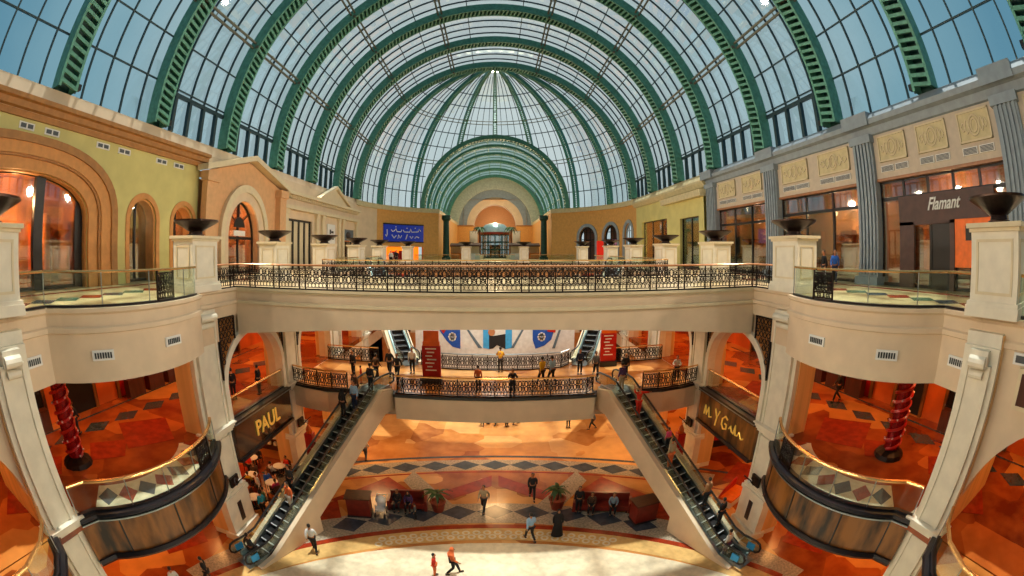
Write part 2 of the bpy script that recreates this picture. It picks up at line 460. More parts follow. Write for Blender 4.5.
# cross deck on the middle floor with two landings
deck = [(-12.2, 22.5), (-11.2, 22.2), (-9.6, 21.95), (-8.3, 22.1), (-7.6, 22.5), (-5.6, 22.6), (-5.5, 21.95), (0, 21.8), (5.5, 21.95), (5.6, 22.6), (7.6, 22.5), (8.3, 22.1), (9.6, 21.95), (11.2, 22.2), (12.2, 22.5),
        (12.2, 28.6), (5.2, 28.6), (4.4, 27.6), (0, 27.2), (-4.4, 27.6), (-5.2, 28.6), (-12.2, 28.6)]
fl('cross_deck_slab', deck, Z1-1.5, Z1-.02, cream, floor_mid)
fl('cross_deck_paving', [(x*.995, y) for x, y in deck], Z1-.02, Z1, f_gr, floor_mid)
floor_gr = sempty('floor')
fl('ground_floor_slab', [(-28, -12), (28, -12), (28, 60), (-28, 60)], Z0-.4, Z0, f_gr, floor_gr)
fl('side_floor_slab', [(-28, -12), (-12.6, -12), (-12.6, 60), (-28, 60)], Z0, Z0+.004, f_mid, floor_gr)
fl('side_floor_slab', [(28, -12), (12.6, -12), (12.6, 60), (28, 60)], Z0, Z0+.004, f_mid, floor_gr)
IN = .008
def inlay(name, polys, z, m, parent):
    mb = MB()
    for p in polys: mb.prism(p, z, z+IN)
    return struct(name, mb, m, parent)
def ell(cy, r, a0, a1, n=40): return circ(0, cy, r, a0, a1, n)
def ringband(cy, r0, r1, a0, a1, n=40): return ell(cy, r1, a0, a1, n)+ell(cy, r0, a1, a0, n)
# ellipse near the camera, sunlight put into its pale colour, ring border, reddish band, diamonds, chevrons
inlay('pale_sunlit_field', [ell(3.8, 12.35, 0, 360, 64)[:-1]], Z0+.002, t_pale, floor_gr)
inlay('red_floor_band', [ringband(4.4, 13.0, 13.35, 25, 155)], Z0+.004, t_red, floor_gr)
inlay('honey_floor_band', [ringband(4.4, 12.0, 13.0, 25, 155)], Z0+.005, mat('honey_band', 'c8a468', .15), floor_gr)
mb = MB()
for i in range(46):
    a = radians(64+52*i/45); rr = 12.28 if i % 2 else 12.62
    mb.lathe(rr*cos(a), 4.4+rr*sin(a), [(.1, Z0+.012), (.1, Z0+.02), (.2, Z0+.02), (.2, Z0+.012)], 10)
struct('ring_floor_border', mb, t_pale, floor_gr)
inlay('grey_floor_band', [ringband(6.2, 11.7, 13.6, 15, 165)], Z0+.003, t_grey, floor_gr)
dm = []; dl = []
for i in range(9):
    a = radians(90+(i-4)*8.6); r = 12.75; cx, cy = r*cos(a), 6.2+r*sin(a); t = Vector((-sin(a), cos(a))); n_ = Vector((cos(a), sin(a)))
    c = Vector((cx, cy)); dm.append([tuple(c+t*.95), tuple(c+n_*.68), tuple(c-t*.95), tuple(c-n_*.68)])
inlay('slate_floor_diamonds', dm, Z0+.006, t_dark, floor_gr)
dm = []
for i in range(11):
    a = radians(90+(i-5)*5.4); r = 20; cx, cy = r*cos(a), 4.4+r*sin(a); t = Vector((-sin(a), cos(a))); n_ = Vector((cos(a), sin(a)))
    c = Vector((cx, cy)); dm.append([tuple(c+t*.95), tuple(c+n_*.62), tuple(c-t*.95), tuple(c-n_*.62)])
inlay('grey_floor_band', [ringband(4.4, 19.3, 20.75, 50, 130)], Z0+.003, t_grey, floor_gr)
inlay('slate_floor_diamonds', dm, Z0+.006, t_dark, floor_gr)
inlay('dark_floor_line', [ringband(4.4, 21.1, 21.35, 45, 135)], Z0+.004, t_dark, floor_gr)
inlay('dark_floor_line', [ringband(4.4, 19.0, 19.15, 45, 135)], Z0+.004, t_red, floor_gr)
tr = []
for sx in (-1, 1):
    tr += [mir([(-3.4, 20.6), (-.2, 23.0), (-.2, 21.7), (-3.2, 19.6)], sx), mir([(-9.2, 18.5), (-6.4, 22.2), (-4.6, 20.6), (-5.9, 20.2)], sx), mir([(-11, 15.5), (-8.6, 18.9), (-7.8, 17.2)], sx)]
inlay('red_floor_chevrons', tr, Z0+.004, t_red, floor_gr)
tr = []
for sx in (-1, 1):
    tr += [mir([(-3.6, 19.3), (-5.4, 21.9), (-5.0, 23.2), (-2.2, 19.5)], sx)]
inlay('grey_floor_chevrons', tr, Z0+.005, t_grey, floor_gr)
for sx in (-1, 1):   # side galleries, both levels
    for z, par, nm in ((Z1, floor_mid, 'm'), (Z0, floor_gr, 'g')):
        dm = []
        for i in range(16):
            cy = -4+2.1*i; cx = sx*(-17.9+.1*max(0, cy-10)); dm.append([(cx-.62, cy), (cx, cy-.95), (cx+.62, cy), (cx, cy+.95)])
        inlay('slate_floor_diamonds', dm, z+.008, t_dark, par)
        inlay('dark_floor_line', [[(sx*-19.2, -12), (sx*-19.35, -12), (sx*-19.35, 30), (sx*-19.2, 30)]], z+.008, t_dark, par)
        rd = []
        for k in (-1.5, 4.2, 11.8, 19):
            rd.append(mir([(-17.2, k), (-14.6, k-1.6), (-13.4, k+.5), (-15.6, k+2.2)], sx))
        inlay('red_floor_lozenges', rd, z+.008, t_red, par)

for sx in (-1, 1):
    A = circ(-15.9, 9.8, 5.35, -46, 38, 24); B = circ(-15.9, 9.8, 3.75, -46, 38, 24)
    inlay('pale_floor_border', [mir(A+B[::-1], sx)], Z1+.006, t_pale, floor_mid)
    dm = []
    for i in range(8):
        a = radians(-40+i*11); c = Vector((-15.9+4.55*cos(a), 9.8+4.55*sin(a))); n_ = Vector((cos(a), sin(a))); t = Vector((-sin(a), cos(a)))
        dm.append(mir([tuple(c+n_*.6), tuple(c+t*.42), tuple(c-n_*.6), tuple(c-t*.42)], sx))
    inlay('slate_floor_diamonds', dm[::2]+[], Z1+.016, t_dark, floor_mid); inlay('red_floor_lozenges', dm[1::2], Z1+.016, t_red, floor_mid)
    rd = [mir(q, sx) for q in ([(-16.6, 9.2), (-15.2, 8.2), (-14.2, 9.6), (-15.4, 10.8)], [(-17.4, 6.3), (-16.0, 5.2), (-15.3, 6.4), (-16.6, 7.3)], [(-15.2, 4.2), (-14.2, 5.6), (-13.6, 4.4)])]
    inlay('red_floor_lozenges', rd, Z1+.009, t_red, floor_mid)
    for k, (m_, q0) in enumerate(((t_red, 0), (t_dark, 1.3), (mat('green_marble', '4a6450', .25, var=.2), 2.6))):
        inlay('upper_floor_lozenges', [mir([(-15.6, y+q0), (-14.9, y+q0-.7), (-14.2, y+q0), (-14.9, y+q0+.7)], sx) for y in (2, 5.9, 9.8, 13.7, 17.6, 21.5)], .004, m_, floor_up)
    inlay('upper_floor_band', [mir([(-17.6, -4), (-17.2, -4), (-17.2, 50), (-17.6, 50)], sx)], .004, t_red, floor_up)

# ================================================================== upper facades
def apath(ya, yb, zs, rise, p=2., n=24, zb=0.):
    c = (ya+yb)/2; h = (yb-ya)/2; P = [(ya, zb)]
    for i in range(n+1):
        t = pi*(1-i/n); P.append((c+h*(abs(cos(t))**(2/p))*(1 if cos(t) > 0 else -1), zs+rise*abs(sin(t))**(2/p)))
    return P+[(yb, zb)]
def zat(y, o):
    ya, yb, zs, rise, p = o
    if rise == 0: return zs
    t = abs((y-(ya+yb)/2)/((yb-ya)/2)); t = min(1, t); return zs+rise*(1-t**p)**(1/p)
def facade(sx, x, y0, y1, z1, ops, depth=.5, z0=0.):
    mb = MB(); X = sx*x; XD = sx*(x+depth); ys = {y0, y1}
    for o in ops:
        n = 24 if o[3] else 1
        for i in range(n+1): ys.add(round(o[0]+(o[1]-o[0])*(0.5-0.5*cos(pi*i/n)), 5))
    ys = sorted(ys)
    for a, b in zip(ys[:-1], ys[1:]):
        mdl = (a+b)/2; op = next((o for o in ops if o[0] < mdl < o[1]), None)
        za, zb = (z0, z0) if op is None else (zat(a, op), zat(b, op))
        mb.add([(X, a, za), (X, b, zb), (X, b, z1), (X, a, z1)], [(0, 1, 2, 3)])
        mb.add([(XD, a, za), (XD, b, zb), (XD, b, z1), (XD, a, z1)], [(0, 1, 2, 3)])
        if op: mb.add([(X, a, za), (X, b, zb), (XD, b, zb), (XD, a, za)], [(0, 1, 2, 3)])
    for o in ops:
        for yy in (o[0], o[1]): mb.add([(X, yy, z0), (XD, yy, z0), (XD, yy, zat(yy, o)), (X, yy, zat(yy, o))], [(0, 1, 2, 3)])
    return mb
def YZ(x, sx): return lambda u, v, w: (sx*(x+w), u, v)
def run(y0, y1, prof, sx): # moulding along the wall; prof = (towards the void, z)
    return MB().prism(prof, y0, y1, lambda u, v, w_: (sx*(19-u), w_, v))
walls = {}
wl = sempty('wall_left'); wr = sempty('wall_right')
# --- left
BA = (3.8, 12.3, 3.0, 1.95, 2.5)
struct('yellow_wall', facade(-1, 19, -12, 21.9, 7.3, [BA, (15.5, 17.8, 3.3, 1.2, 2.), (19.4, 21.5, 3.3, 1.1, 2.)], .9), yellow, wl)
def surround(par, sx, x, yo, zso, ro, po, yi, zsi, ri, pi_, t, m, n=24, name='arch_surround'):
    mb = MB(); mb.band(apath(*yo, zso, ro, po, n), apath(*yi, zsi, ri, pi_, n), -t, .02, YZ(x, sx))
    return struct(name, mb, m, par)
surround(wl, -1, 19, (1.8, 14.25), 3.0, 3.4, 2.6, (2.25, 13.8), 3.0, 3.05, 2.6, .45, brownband)
surround(wl, -1, 19, (2.25, 13.8), 3.0, 3.05, 2.6, (2.9, 13.1), 3.0, 2.55, 2.6, .34, terra)
surround(wl, -1, 19, (2.9, 13.1), 3.0, 2.55, 2.6, (3.05, 12.95), 3.0, 2.45, 2.6, .26, brownband)
surround(wl, -1, 19, (3.05, 12.95), 3.0, 2.45, 2.6, (3.8, 12.3), 3.0, 1.95, 2.5, .14, terra)
P = apath(3.8, 12.3, 3.0, 1.95, 2.5); mb = MB().band(P, [((y-8.05)*.985+8.05, z-.06 if z > .1 else z) for y, z in P], .1, .92, YZ(19, -1)); struct('arch_reveal', mb, terra, wl)
for a, b, zt in ((15.5, 17.8, 1.2), (19.4, 21.5, 1.1)):
    surround(wl, -1, 19, (a-.3, b+.3), 3.3, zt+.3, 2, (a, b), 3.3, zt, 2, .06, terra)
    mb = MB(); P = apath(a, b, 3.3, zt, 2); mb.band([(y, z) for y, z in P], [((y-(a+b)/2)*.9+(a+b)/2, z-.1 if z > .1 else z) for y, z in P], .1, .92, YZ(19, -1)); struct('arch_reveal', mb, terra, wl)
struct('cornice', run(-12, 22.2, [(0, 7.05), (.15, 7.05), (.2, 7.3), (.5, 7.35), (.55, 7.6), (.75, 7.65), (.75, 7.85), (0, 7.9)], -1), brownband, wl)
struct('ledge', run(-12, 54.9, [(-.6, 7.3), (.25, 7.3), (.3, 7.9), (.15, 8.6), (-.9, 8.6)], -1), cream, wl)
# pink gabled front
struct('peach_wall', facade(-1, 18.5, 21.9, 33.2, 6.4, [(24.9, 29.3, 2.6, 2.7, 2.)], .9), peach, wl)
mb = MB().prism([(21.9, 6.4), (33.2, 6.4), (33.2, 6.8), (27.6, 8.3), (21.9, 6.8)], 0, .5, YZ(18.5, -1)); struct('gable', mb, peach, wl)
mb = MB()
for (a, b), (c, d) in (((21.4, 6.75), (27.6, 8.4)), ((27.6, 8.4), (33.7, 6.75))):
    mb.prism([(a, b), (c, d), (c, d+.4), (a, b+.4)], -.7, .3, YZ(18.5, -1))
struct('gable_moulding', mb, creamd, wl)
mb = MB()
for ya in (21.7, 32.2):
    mb.box(-18.5, -18.0, ya, ya+1.1, 0, 6.3); mb.box(-18.5, -17.85, ya-.15, ya+1.25, 6.1, 6.75)
struct('corner_pilasters', mb, peach, wl)
surround(wl, -1, 18.5, (23.8, 30.6), 2.6, 3.9, 2, (24.3, 30.1), 2.6, 3.35, 2, .3, creamd)
surround(wl, -1, 18.5, (24.3, 30.1), 2.6, 3.35, 2, (24.9, 29.3), 2.6, 2.7, 2, .15, cream)
# classical cream front
struct('classical_wall', facade(-1, 18.6, 33.2, 54.9, 8.0, [(34.9, 40.3, 4.6, 0, 0), (49.8, 54.0, 4.3, 0, 0)], .7), cream, wl)
mb = MB()
for ya in (33.9, 41.0, 42.6, 47.6, 49, 54.2): mb.box(-18.6, -18.35, ya, ya+.6, 0, 5.4); mb.box(-18.6, -18.25, ya-.1, ya+.7, 5.0, 5.4)
struct('pilasters', mb, creamd, wl)
mb = MB(); mb.box(-18.6, -18.1, 33.3, 54.9, 5.4, 5.75); mb.box(-18.6, -17.9, 33.3, 54.9, 6.7, 7.0)
for i in range(43): mb.box(-18.6, -18.2, 33.5+i*.5, 33.72+i*.5, 6.4, 6.7)
struct('entablature', mb, creamd, wl)
mb = MB(); mb.prism([(41, 7.0), (50, 7.0), (45.5, 8.6)], -.5, .3, YZ(18.6, -1)); mb.prism([(40.6, 6.95), (45.5, 8.6), (50.4, 6.95), (50.4, 7.15), (45.5, 8.95), (40.6, 7.15)], -.8, -.3, YZ(18.6, -1)); struct('pediment', mb, creamd, wl)
# --- right
PIL = [4.6, 14.7, 24.1, 33.3]
struct('yellow_wall', facade(1, 19, 34.2, 54.9, 7.4, [(43.3, 52.6, 5.25, 0, 0)], .6), yellow, wr)
mb = facade(1, 18.5, 34.2, 43.0, 7.0, [(35.3, 39.6, 4.85, 0, 0)], .6); mb.add([(18.5, 43, 0), (19, 43, 0), (19, 43, 7), (18.5, 43, 7)], [(0, 1, 2, 3)]); struct('portal_wall', mb, yellow, wr)
mb = MB(); mb.prism([(33.9, 6.5), (43.4, 6.5), (43.4, 6.75), (43.7, 7.1), (33.9, 7.1)], -.6, .1, YZ(18.5, 1)); struct('portal_cornice', mb, sandp, wr)
struct('cornice', run(34.2, 54.9, [(0, 7.3), (.3, 7.4), (.6, 7.8), (.6, 8.0), (.2, 8.6), (-.9, 8.6), (-.6, 7.3)], 1), sandp, wr)
bays = [(-12, -4, 0), (-4, 3.85, 3), (5.35, 13.95, 3), (15.45, 23.35, 2), (24.85, 32.55, 2)]
for a, b, n in bays:
    struct('fascia_wall', MB().box(19, 19.6, a, b, 5.2, 7.7), lilac, wr)
    struct('storefront_lintel', MB().box(18.95, 19.7, a, b, 5.08, 5.22), mat('copper_lintel', 'a06a40', .4), wr)
struct('cornice', run(-12, 34.2, [(0, 7.45), (.15, 7.5), (.25, 7.85), (.55, 7.95), (.6, 8.2), (.2, 8.6), (-.9, 8.6), (-.6, 7.45)], 1), greyst, wr)
for y in PIL+[-4.6]:
    mb = MB(); mb.box(18.75, 19.7, y-.75, y+.75, 0, 7.5)
    for k in range(5): mb.box(18.62, 18.76, y-.62+k*.27, y-.62+k*.27+.15, .5, 7.1)
    mb.box(18.5, 19.7, y-.88, y+.88, 0, .4); mb.box(18.55, 19.7, y-.85, y+.85, 7.1, 7.5); mb.box(18.3, 19.7, y-1.05, y+1.05, 7.9, 8.6)
    struct('fluted_pilaster', mb, greyst, wr)
# apse curved walls
def cylwall(sx, a0, a1, z0, z1, r, ops=(), m=orangew, par=None, name='curved_wall', t=.5):
    mb = MB(); n = 120; As = [a0+(a1-a0)*i/n for i in range(n+1)]
    for a, b in zip(As[:-1], As[1:]):
        mdl = (a+b)/2; o = next((o for o in ops if o[0] < mdl < o[1]), None)
        za, zb = (z0, z0) if o is None else (zat(max(a, o[0]), o), zat(min(b, o[1]), o))
        P = lambda q, rr, z: (sx*rr*cos(radians(q)), YA+rr*sin(radians(q)), z)
        mb.add([P(a, r, za), P(b, r, zb), P(b, r, z1), P(a, r, z1)], [(0, 1, 2, 3)])
        mb.add([P(a, r, za), P(b, r, zb), P(b, r+t, zb), P(a, r+t, za)], [(0, 1, 2, 3)])
        mb.add([P(a, r+t, za), P(b, r+t, zb), P(b, r+t, z1), P(a, r+t, z1)], [(0, 1, 2, 3)])
        mb.add([P(a, r, z1), P(b, r, z1), P(b, r+t, z1), P(a, r+t, z1)], [(0, 1, 2, 3)])
    for o in ops:
        for q in (o[0], o[1]): mb.add([P(q, r, z0), P(q, r+t, z0), P(q, r+t, zat(q, o)), P(q, r, zat(q, o))], [(0, 1, 2, 3)])
    return struct(name, mb, m, par)
wa = sempty('wall_back')
rops = [(4.6, 12.3, 3.7, 1.8, 2.), (18.4, 28.0, 3.7, 1.8, 2.), (34.2, 44.0, 3.7, 1.7, 2.)]
cylwall(1, 0, 60, 0, 7.9, R, rops, orangew, wa)
cylwall(-1, 0, 21.6, 0, 7.9, R, (), cream, wa)
cylwall(-1, 21.6, 60, 0, 7.9, R, [(26, 51.5, 2.2, 0, 0)], orangew, wa)
for sx in (-1, 1):
    cylwall(sx, 0, 60, 7.9, 8.6, R-.35, (), sandp, wa, 'cornice', 1.2)
    xe, ye = 19*cos(radians(60)), YA+19*sin(radians(60))
    mb = MB().box(min(sx*xe, sx*(xe+.5)), max(sx*xe, sx*(xe+.5)), ye, 108, 0, 8.0); struct('corridor_wall', mb, orangew, wa)
    mb = MB().prism(mir([(xe, ye-.3), (RB+1.6, ye-2.2), (RB+1.6, 108), (xe, 108)], sx), 8.0, 8.6); struct('corridor_cornice', mb, sandp, wa)
    mb = MB(); mb.lathe(sx*8.3, 72.2, [(.75, 0), (.75, .5), (.55, .6), (.5, 6.6), (.8, 7.0), (.8, 7.6)], 12); struct('teal_column', mb, tealdk, wa, True)
for o in rops:      # pale arch surrounds on the curved wall
    mb = MB(); cm = (o[0]+o[1])/2; hw = (o[1]-o[0])/2
    FN = lambda u, v, w_: ((R-.12*(1 if w_ else 0))*cos(radians(u)), YA+(R-.12*(1 if w_ else 0))*sin(radians(u)), v)
    mb.band(apath(cm-hw-1.5, cm+hw+1.5, o[2], o[3]+.5, 2, 20), apath(cm-hw, cm+hw, o[2], o[3], 2, 20), 0, 1, FN)
    struct('arch_surround', mb, greyst, wa)
# end of the corridor
ec = 8.0
def annulus(y, r0, r1, t, m, name='end_arch'):
    A = [(r1*cos(pi*i/32), ec+r1*sin(pi*i/32)) for i in range(33)]; B = [(r0*cos(pi*i/32), ec+r0*sin(pi*i/32)) for i in range(33)]
    return struct(name, MB().band(A, B, y, y+t, lambda u, v, w_: (u, w_, v)), m, wa)
annulus(107.5, 9.2, 13, 1.2, mat('pale_green_grey', 'c4c8b4', .6), 'end_arch'); annulus(108.2, 7.2, 9.2, 1.5, greyst); annulus(108.8, 5.4, 7.2, 4, cream)
mb = MB(); mb.box(-13, -5.4, 108, 109, 0, ec); mb.box(5.4, 13, 108, 109, 0, ec); struct('end_wall', mb, orangew, wa)
mb = MB(); mb.box(-13, -5.4, 107.6, 108, 2.6, 3.0); mb.box(5.4, 13, 107.6, 108, 2.6, 3.0); mb.box(-13, -5.4, 107.7, 108, ec-.3, ec); mb.box(5.4, 13, 107.7, 108, ec-.3, ec); struct('end_wall_moulding', mb, brownband, wa)
mb = MB()
o = (-4.2, 4.2, 6.0, 3.4, 2.); n = 24
for i in range(n):
    a = -4.2+8.4*i/n; b = -4.2+8.4*(i+1)/n
    mb.add([(a, 124, zat(a, o)), (b, 124, zat(b, o)), (b, 124, 15), (a, 124, 15)], [(0, 1, 2, 3)])
mb.add([(-8, 124, 0), (-4.2, 124, 0), (-4.2, 124, 15), (-8, 124, 15)], [(0, 1, 2, 3)]); mb.add([(8, 124, 0), (4.2, 124, 0), (4.2, 124, 15), (8, 124, 15)], [(0, 1, 2, 3)])
mb.add([(-8, 108, 0), (-8, 124, 0), (-8, 124, 15), (-8, 108, 15)], [(0, 1, 2, 3)]); mb.add([(8, 108, 0), (8, 124, 0), (8, 124, 15), (8, 108, 15)], [(0, 1, 2, 3)])
mb.add([(-8, 108, 14.5), (8, 108, 14.5), (8, 124, 14.5), (-8, 124, 14.5)], [(0, 1, 2, 3)])
struct('vestibule_wall', mb, peach, wa)
mb = MB()
for xx in (-2.8, -1.4, 0, 1.4, 2.8): mb.box(xx-.08, xx+.08, 123.9, 124.1, 0, zat(xx, o))
for z in (3, 6): mb.box(-4.2, 4.2, 123.9, 124.1, z-.1, z+.1)
w1 = struct('window_1', mb, mull); struct('window_glass', MB().prism(apath(-4.2, 4.2, 6, 3.4, 2), 124.0, 124.02, lambda u, v, w_: (u, w_, v)), glass_v, w1)
# wall behind the camera
struct('wall_rear', MB().box(-20, 20, -12.6, -12, -12, 9), cream)

# ================================================================== storefronts on the upper floor
shop_n = [0]
def shopfront(sx, ya, yb, zt, label, bars=3, wall_m=None, rise=0, p=2., zs=None, transom=None, lampc=(1, .62, .3), pw=60, back=shopdk, x=19.3, sign=None, glow=None, depth=3.2):
    yc = (ya+yb)/2; t = thing('storefront', label, 'storefront', (sx*x, yc, 0))
    f = MB(); fw = .1; zs_ = zs if zs is not None else zt
    if rise:
        P = apath(ya, yb, zs_, rise, p); Q = [((y-yc)*(1-2*fw/(yb-ya))+yc, z-fw if z > .1 else z) for y, z in P]
        f.band(P, Q, 0, .14, YZ(x, sx))
    else:
        f.box(*sorted((sx*x, sx*(x+.14))), ya, ya+fw, 0, zt); f.box(*sorted((sx*x, sx*(x+.14))), yb-fw, yb, 0, zt); f.box(*sorted((sx*x, sx*(x+.14))), ya, yb, zt-fw, zt)
    o = (ya, yb, zs_, rise, p)
    for i in range(1, bars):
        y = ya+(yb-ya)*i/bars; f.box(*sorted((sx*x, sx*(x+.14))), y-.07, y+.07, 0, zat(y, o))
    if transom: f.box(*sorted((sx*x, sx*(x+.14))), ya, yb, transom-.09, transom+.09)
    f.box(*sorted((sx*x, sx*(x+.14))), ya, yb, 0, .15)
    part('frame', f, frame, t)
    g = MB(); P = apath(ya+.03, yb-.03, zs_, rise, p) if rise else [(ya+.03, 0.02), (ya+.03, zt-.03), (yb-.03, zt-.03), (yb-.03, .02)]
    g.prism(P, .06, .08, YZ(x, sx)); part('pane', g, glass_s, t)
    zc = zt+(rise or 0)
    b = MB(); b.box(*sorted((sx*(x+depth), sx*(x+depth+.1))), ya-.4, yb+.4, 0, zc+.3); b.box(*sorted((sx*(x+.25), sx*(x+depth))), ya-.5, ya-.4, 0, zc+.3); b.box(*sorted((sx*(x+.25), sx*(x+depth))), yb+.4, yb+.5, 0, zc+.3); b.box(*sorted((sx*(x+.25), sx*(x+depth))), ya-.4, yb+.4, zc+.3, zc+.4)
    part('shop_interior', b, mat('amber_lit_shop_wall', 'b87840', .6, var=.25, scale=1.2) if back is shopdk else back, t)  # amber colour carries the orange light of the shop interior
    n = max(2, int((yb-ya)/1.5)); wm = wood if back is not shopdk else mat('amber_wood', 'a05a24', .4)
    for i in range(n):
        y = ya+(i+.5)*(yb-ya)/n; s = MB()
        if i % 2 == 0:
            for z in (.1, .8, 1.5, 2.2, 2.9): s.box(*sorted((sx*(x+depth-.5), sx*(x+depth-.02))), y-.55, y+.55, z, z+.06)
            for yy in (y-.58, y+.55): s.box(*sorted((sx*(x+depth-.5), sx*(x+depth-.02))), yy, yy+.03, 0, 2.96)
            part('display_shelf', s, wm, t)
        else: part('display_table', s.box(*sorted((sx*(x+1.2), sx*(x+1.9))), y-.6, y+.6, .7, .8).box(*sorted((sx*(x+1.3), sx*(x+1.8))), y-.5, y+.5, 0, .7), wm, t)
    lamp('shop_lamp', 'POINT', (sx*(x+1.6), yc, zc*.78), pw*4.5*(yb-ya), lampc, .15)
    return t
# right side
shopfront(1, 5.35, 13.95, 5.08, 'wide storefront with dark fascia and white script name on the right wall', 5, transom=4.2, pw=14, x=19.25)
t = thing('shop_sign', 'dark brown fascia with white script lettering over the right shop doors', 'sign', (19.1, 9.5, 3.6))
part('sign_board', MB().box(18.98, 19.2, 6.2, 12.5, 3.0, 4.2), shopdk, t)
tx = text_mb('Flamant', .78, .06, .45); tx.mapped(lambda x_, y_, z_: (18.93-z_, 9.45-x_*.85, 3.7+y_)); part('lettering', tx, whitep, t)
t = thing('shop_entrance', 'brown framed shop entrance flanked by an orange lit wall, under the script sign', 'shop entrance', (19.1, 9.5, 0))
part('door_frame', MB().box(18.98, 19.2, 8.8, 9.1, 0, 3.0).box(18.98, 19.2, 11.5, 12.5, 0, 3.0).box(18.98, 19.2, 8.8, 12.5, 2.85, 3.0), shopdk, t)
part('orange_panel', MB().box(19.05, 19.2, 6.2, 8.8, 1.0, 3.0), mat('orange_glow_paint', 'e86a14', .5, emit=.12), t)  # glow put into the panel colour so the wall looks lit
part('door', MB().box(19.1, 19.16, 9.15, 10.3, 0, 2.85), frame, t)
part('wall_picture', MB().box(19.0, 19.05, 7.6, 8.1, 2.1, 2.7), frame, t)
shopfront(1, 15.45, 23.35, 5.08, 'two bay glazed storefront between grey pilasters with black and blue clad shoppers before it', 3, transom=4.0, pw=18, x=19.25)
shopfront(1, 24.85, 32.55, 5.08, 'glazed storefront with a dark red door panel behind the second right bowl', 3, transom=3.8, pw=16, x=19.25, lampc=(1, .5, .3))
solo('red_door_panel', MB().box(19.5, 19.6, 29.2, 31.6, 0, 2.8), mat('dark_red_paint', '7a1018', .4), 'dark red door panel inside the third right storefront', 'door panel', (19.5, 30.4, 0))
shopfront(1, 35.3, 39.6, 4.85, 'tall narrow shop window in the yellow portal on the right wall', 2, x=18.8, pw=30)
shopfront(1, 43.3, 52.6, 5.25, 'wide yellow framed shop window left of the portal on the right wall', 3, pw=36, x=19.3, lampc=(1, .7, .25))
# left side
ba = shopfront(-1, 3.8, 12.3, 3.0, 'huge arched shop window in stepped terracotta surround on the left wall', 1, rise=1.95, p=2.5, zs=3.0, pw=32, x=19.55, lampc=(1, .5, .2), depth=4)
part('dark_mullion', MB().box(-19.75, -19.4, 8.85, 9.45, 0, 4.9), frame, ba)
part('thin_mullion', MB().box(-19.62, -19.5, 6.2, 6.3, 0, 4.8), whitep, ba); part('side_mullion', MB().box(-19.62, -19.5, 11.7, 12.25, 0, 4.0), frame, ba)
part('display_screen', MB().box(-22.6, -22.5, 9.9, 11.3, 0, 3.0), orangel, ba); part('display_column', MB().lathe(-21.4, 10.6, [(.35, 0), (.35, 3.4), (0, 3.5)], 14), mat('amber_panel', 'c87a2c', .4), ba, True)
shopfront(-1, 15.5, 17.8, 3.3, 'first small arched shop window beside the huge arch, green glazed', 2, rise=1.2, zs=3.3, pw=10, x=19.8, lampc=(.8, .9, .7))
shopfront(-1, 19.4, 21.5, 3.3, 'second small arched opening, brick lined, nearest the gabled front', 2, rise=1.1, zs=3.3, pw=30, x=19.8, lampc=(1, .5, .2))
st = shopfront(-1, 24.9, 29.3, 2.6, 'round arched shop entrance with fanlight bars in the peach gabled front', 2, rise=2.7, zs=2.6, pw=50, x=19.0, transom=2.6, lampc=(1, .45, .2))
f = MB()
for a in (35, 90, 145): f.beam((-18.98, 27.1, 3.6), (-18.98, 27.1+2.1*cos(radians(a)), 3.3+2.2*sin(radians(a))), .08, .08)
f.prism([(27.1+.75*cos(radians(q)), 3.4+.75*sin(radians(q))) for q in range(0, 181, 15)], -.1, -.04, YZ(18.98, -1))
part('fanlight', f, frame, st)
part('sign_board', MB().box(-18.9, -18.85, 26.3, 27.9, 2.75, 3.15), whitep, st)
t = thing('panelled_door', 'tall dark framed panelled doorway in the cream classical front', 'door', (-19, 37.6, 0))
part('door_leaf', MB().box(-18.98, -18.9, 34.9, 40.3, 0, 4.6), creamd, t)
mb = MB()
for y in (35.0, 36.3, 37.6, 38.9, 40.2): mb.box(-18.9, -18.78, y-.13, y+.13, 0, 4.6)
mb.box(-18.9, -18.78, 34.9, 40.3, 4.4, 4.6)
part('door_frame', mb, frame, t)
t = thing('wall_sign', 'white square sign with black marks under the pediment on the left', 'sign', (-18.5, 45.4, 3.6))
part('sign_board', MB().box(-18.58, -18.45, 44.3, 46.6, 2.4, 4.6), whitep, t)
part('sign_marks', MB().box(-18.45, -18.4, 44.8, 46.1, 2.9, 3.3).box(-18.45, -18.4, 44.9, 45.2, 3.5, 4.0).box(-18.45, -18.4, 45.4, 46.0, 3.6, 3.85), frame, t)
t = thing('wall_sign', 'dark blue grey picture sign over the doorway beside the pediment', 'sign', (-18.5, 51.9, 3.6))
part('sign_board', MB().box(-18.9, -18.7, 49.9, 53.9, 2.9, 4.3), mat('slate_blue', '4a6070', .4), t)
part('sign_marks', MB().ball((-18.66, 51.9, 3.6), (.06, .9, .45)), frame, t)
shopfront(-1, 49.9, 53.9, 2.8, 'dark doorway under the blue grey picture sign', 2, pw=8, x=18.95)
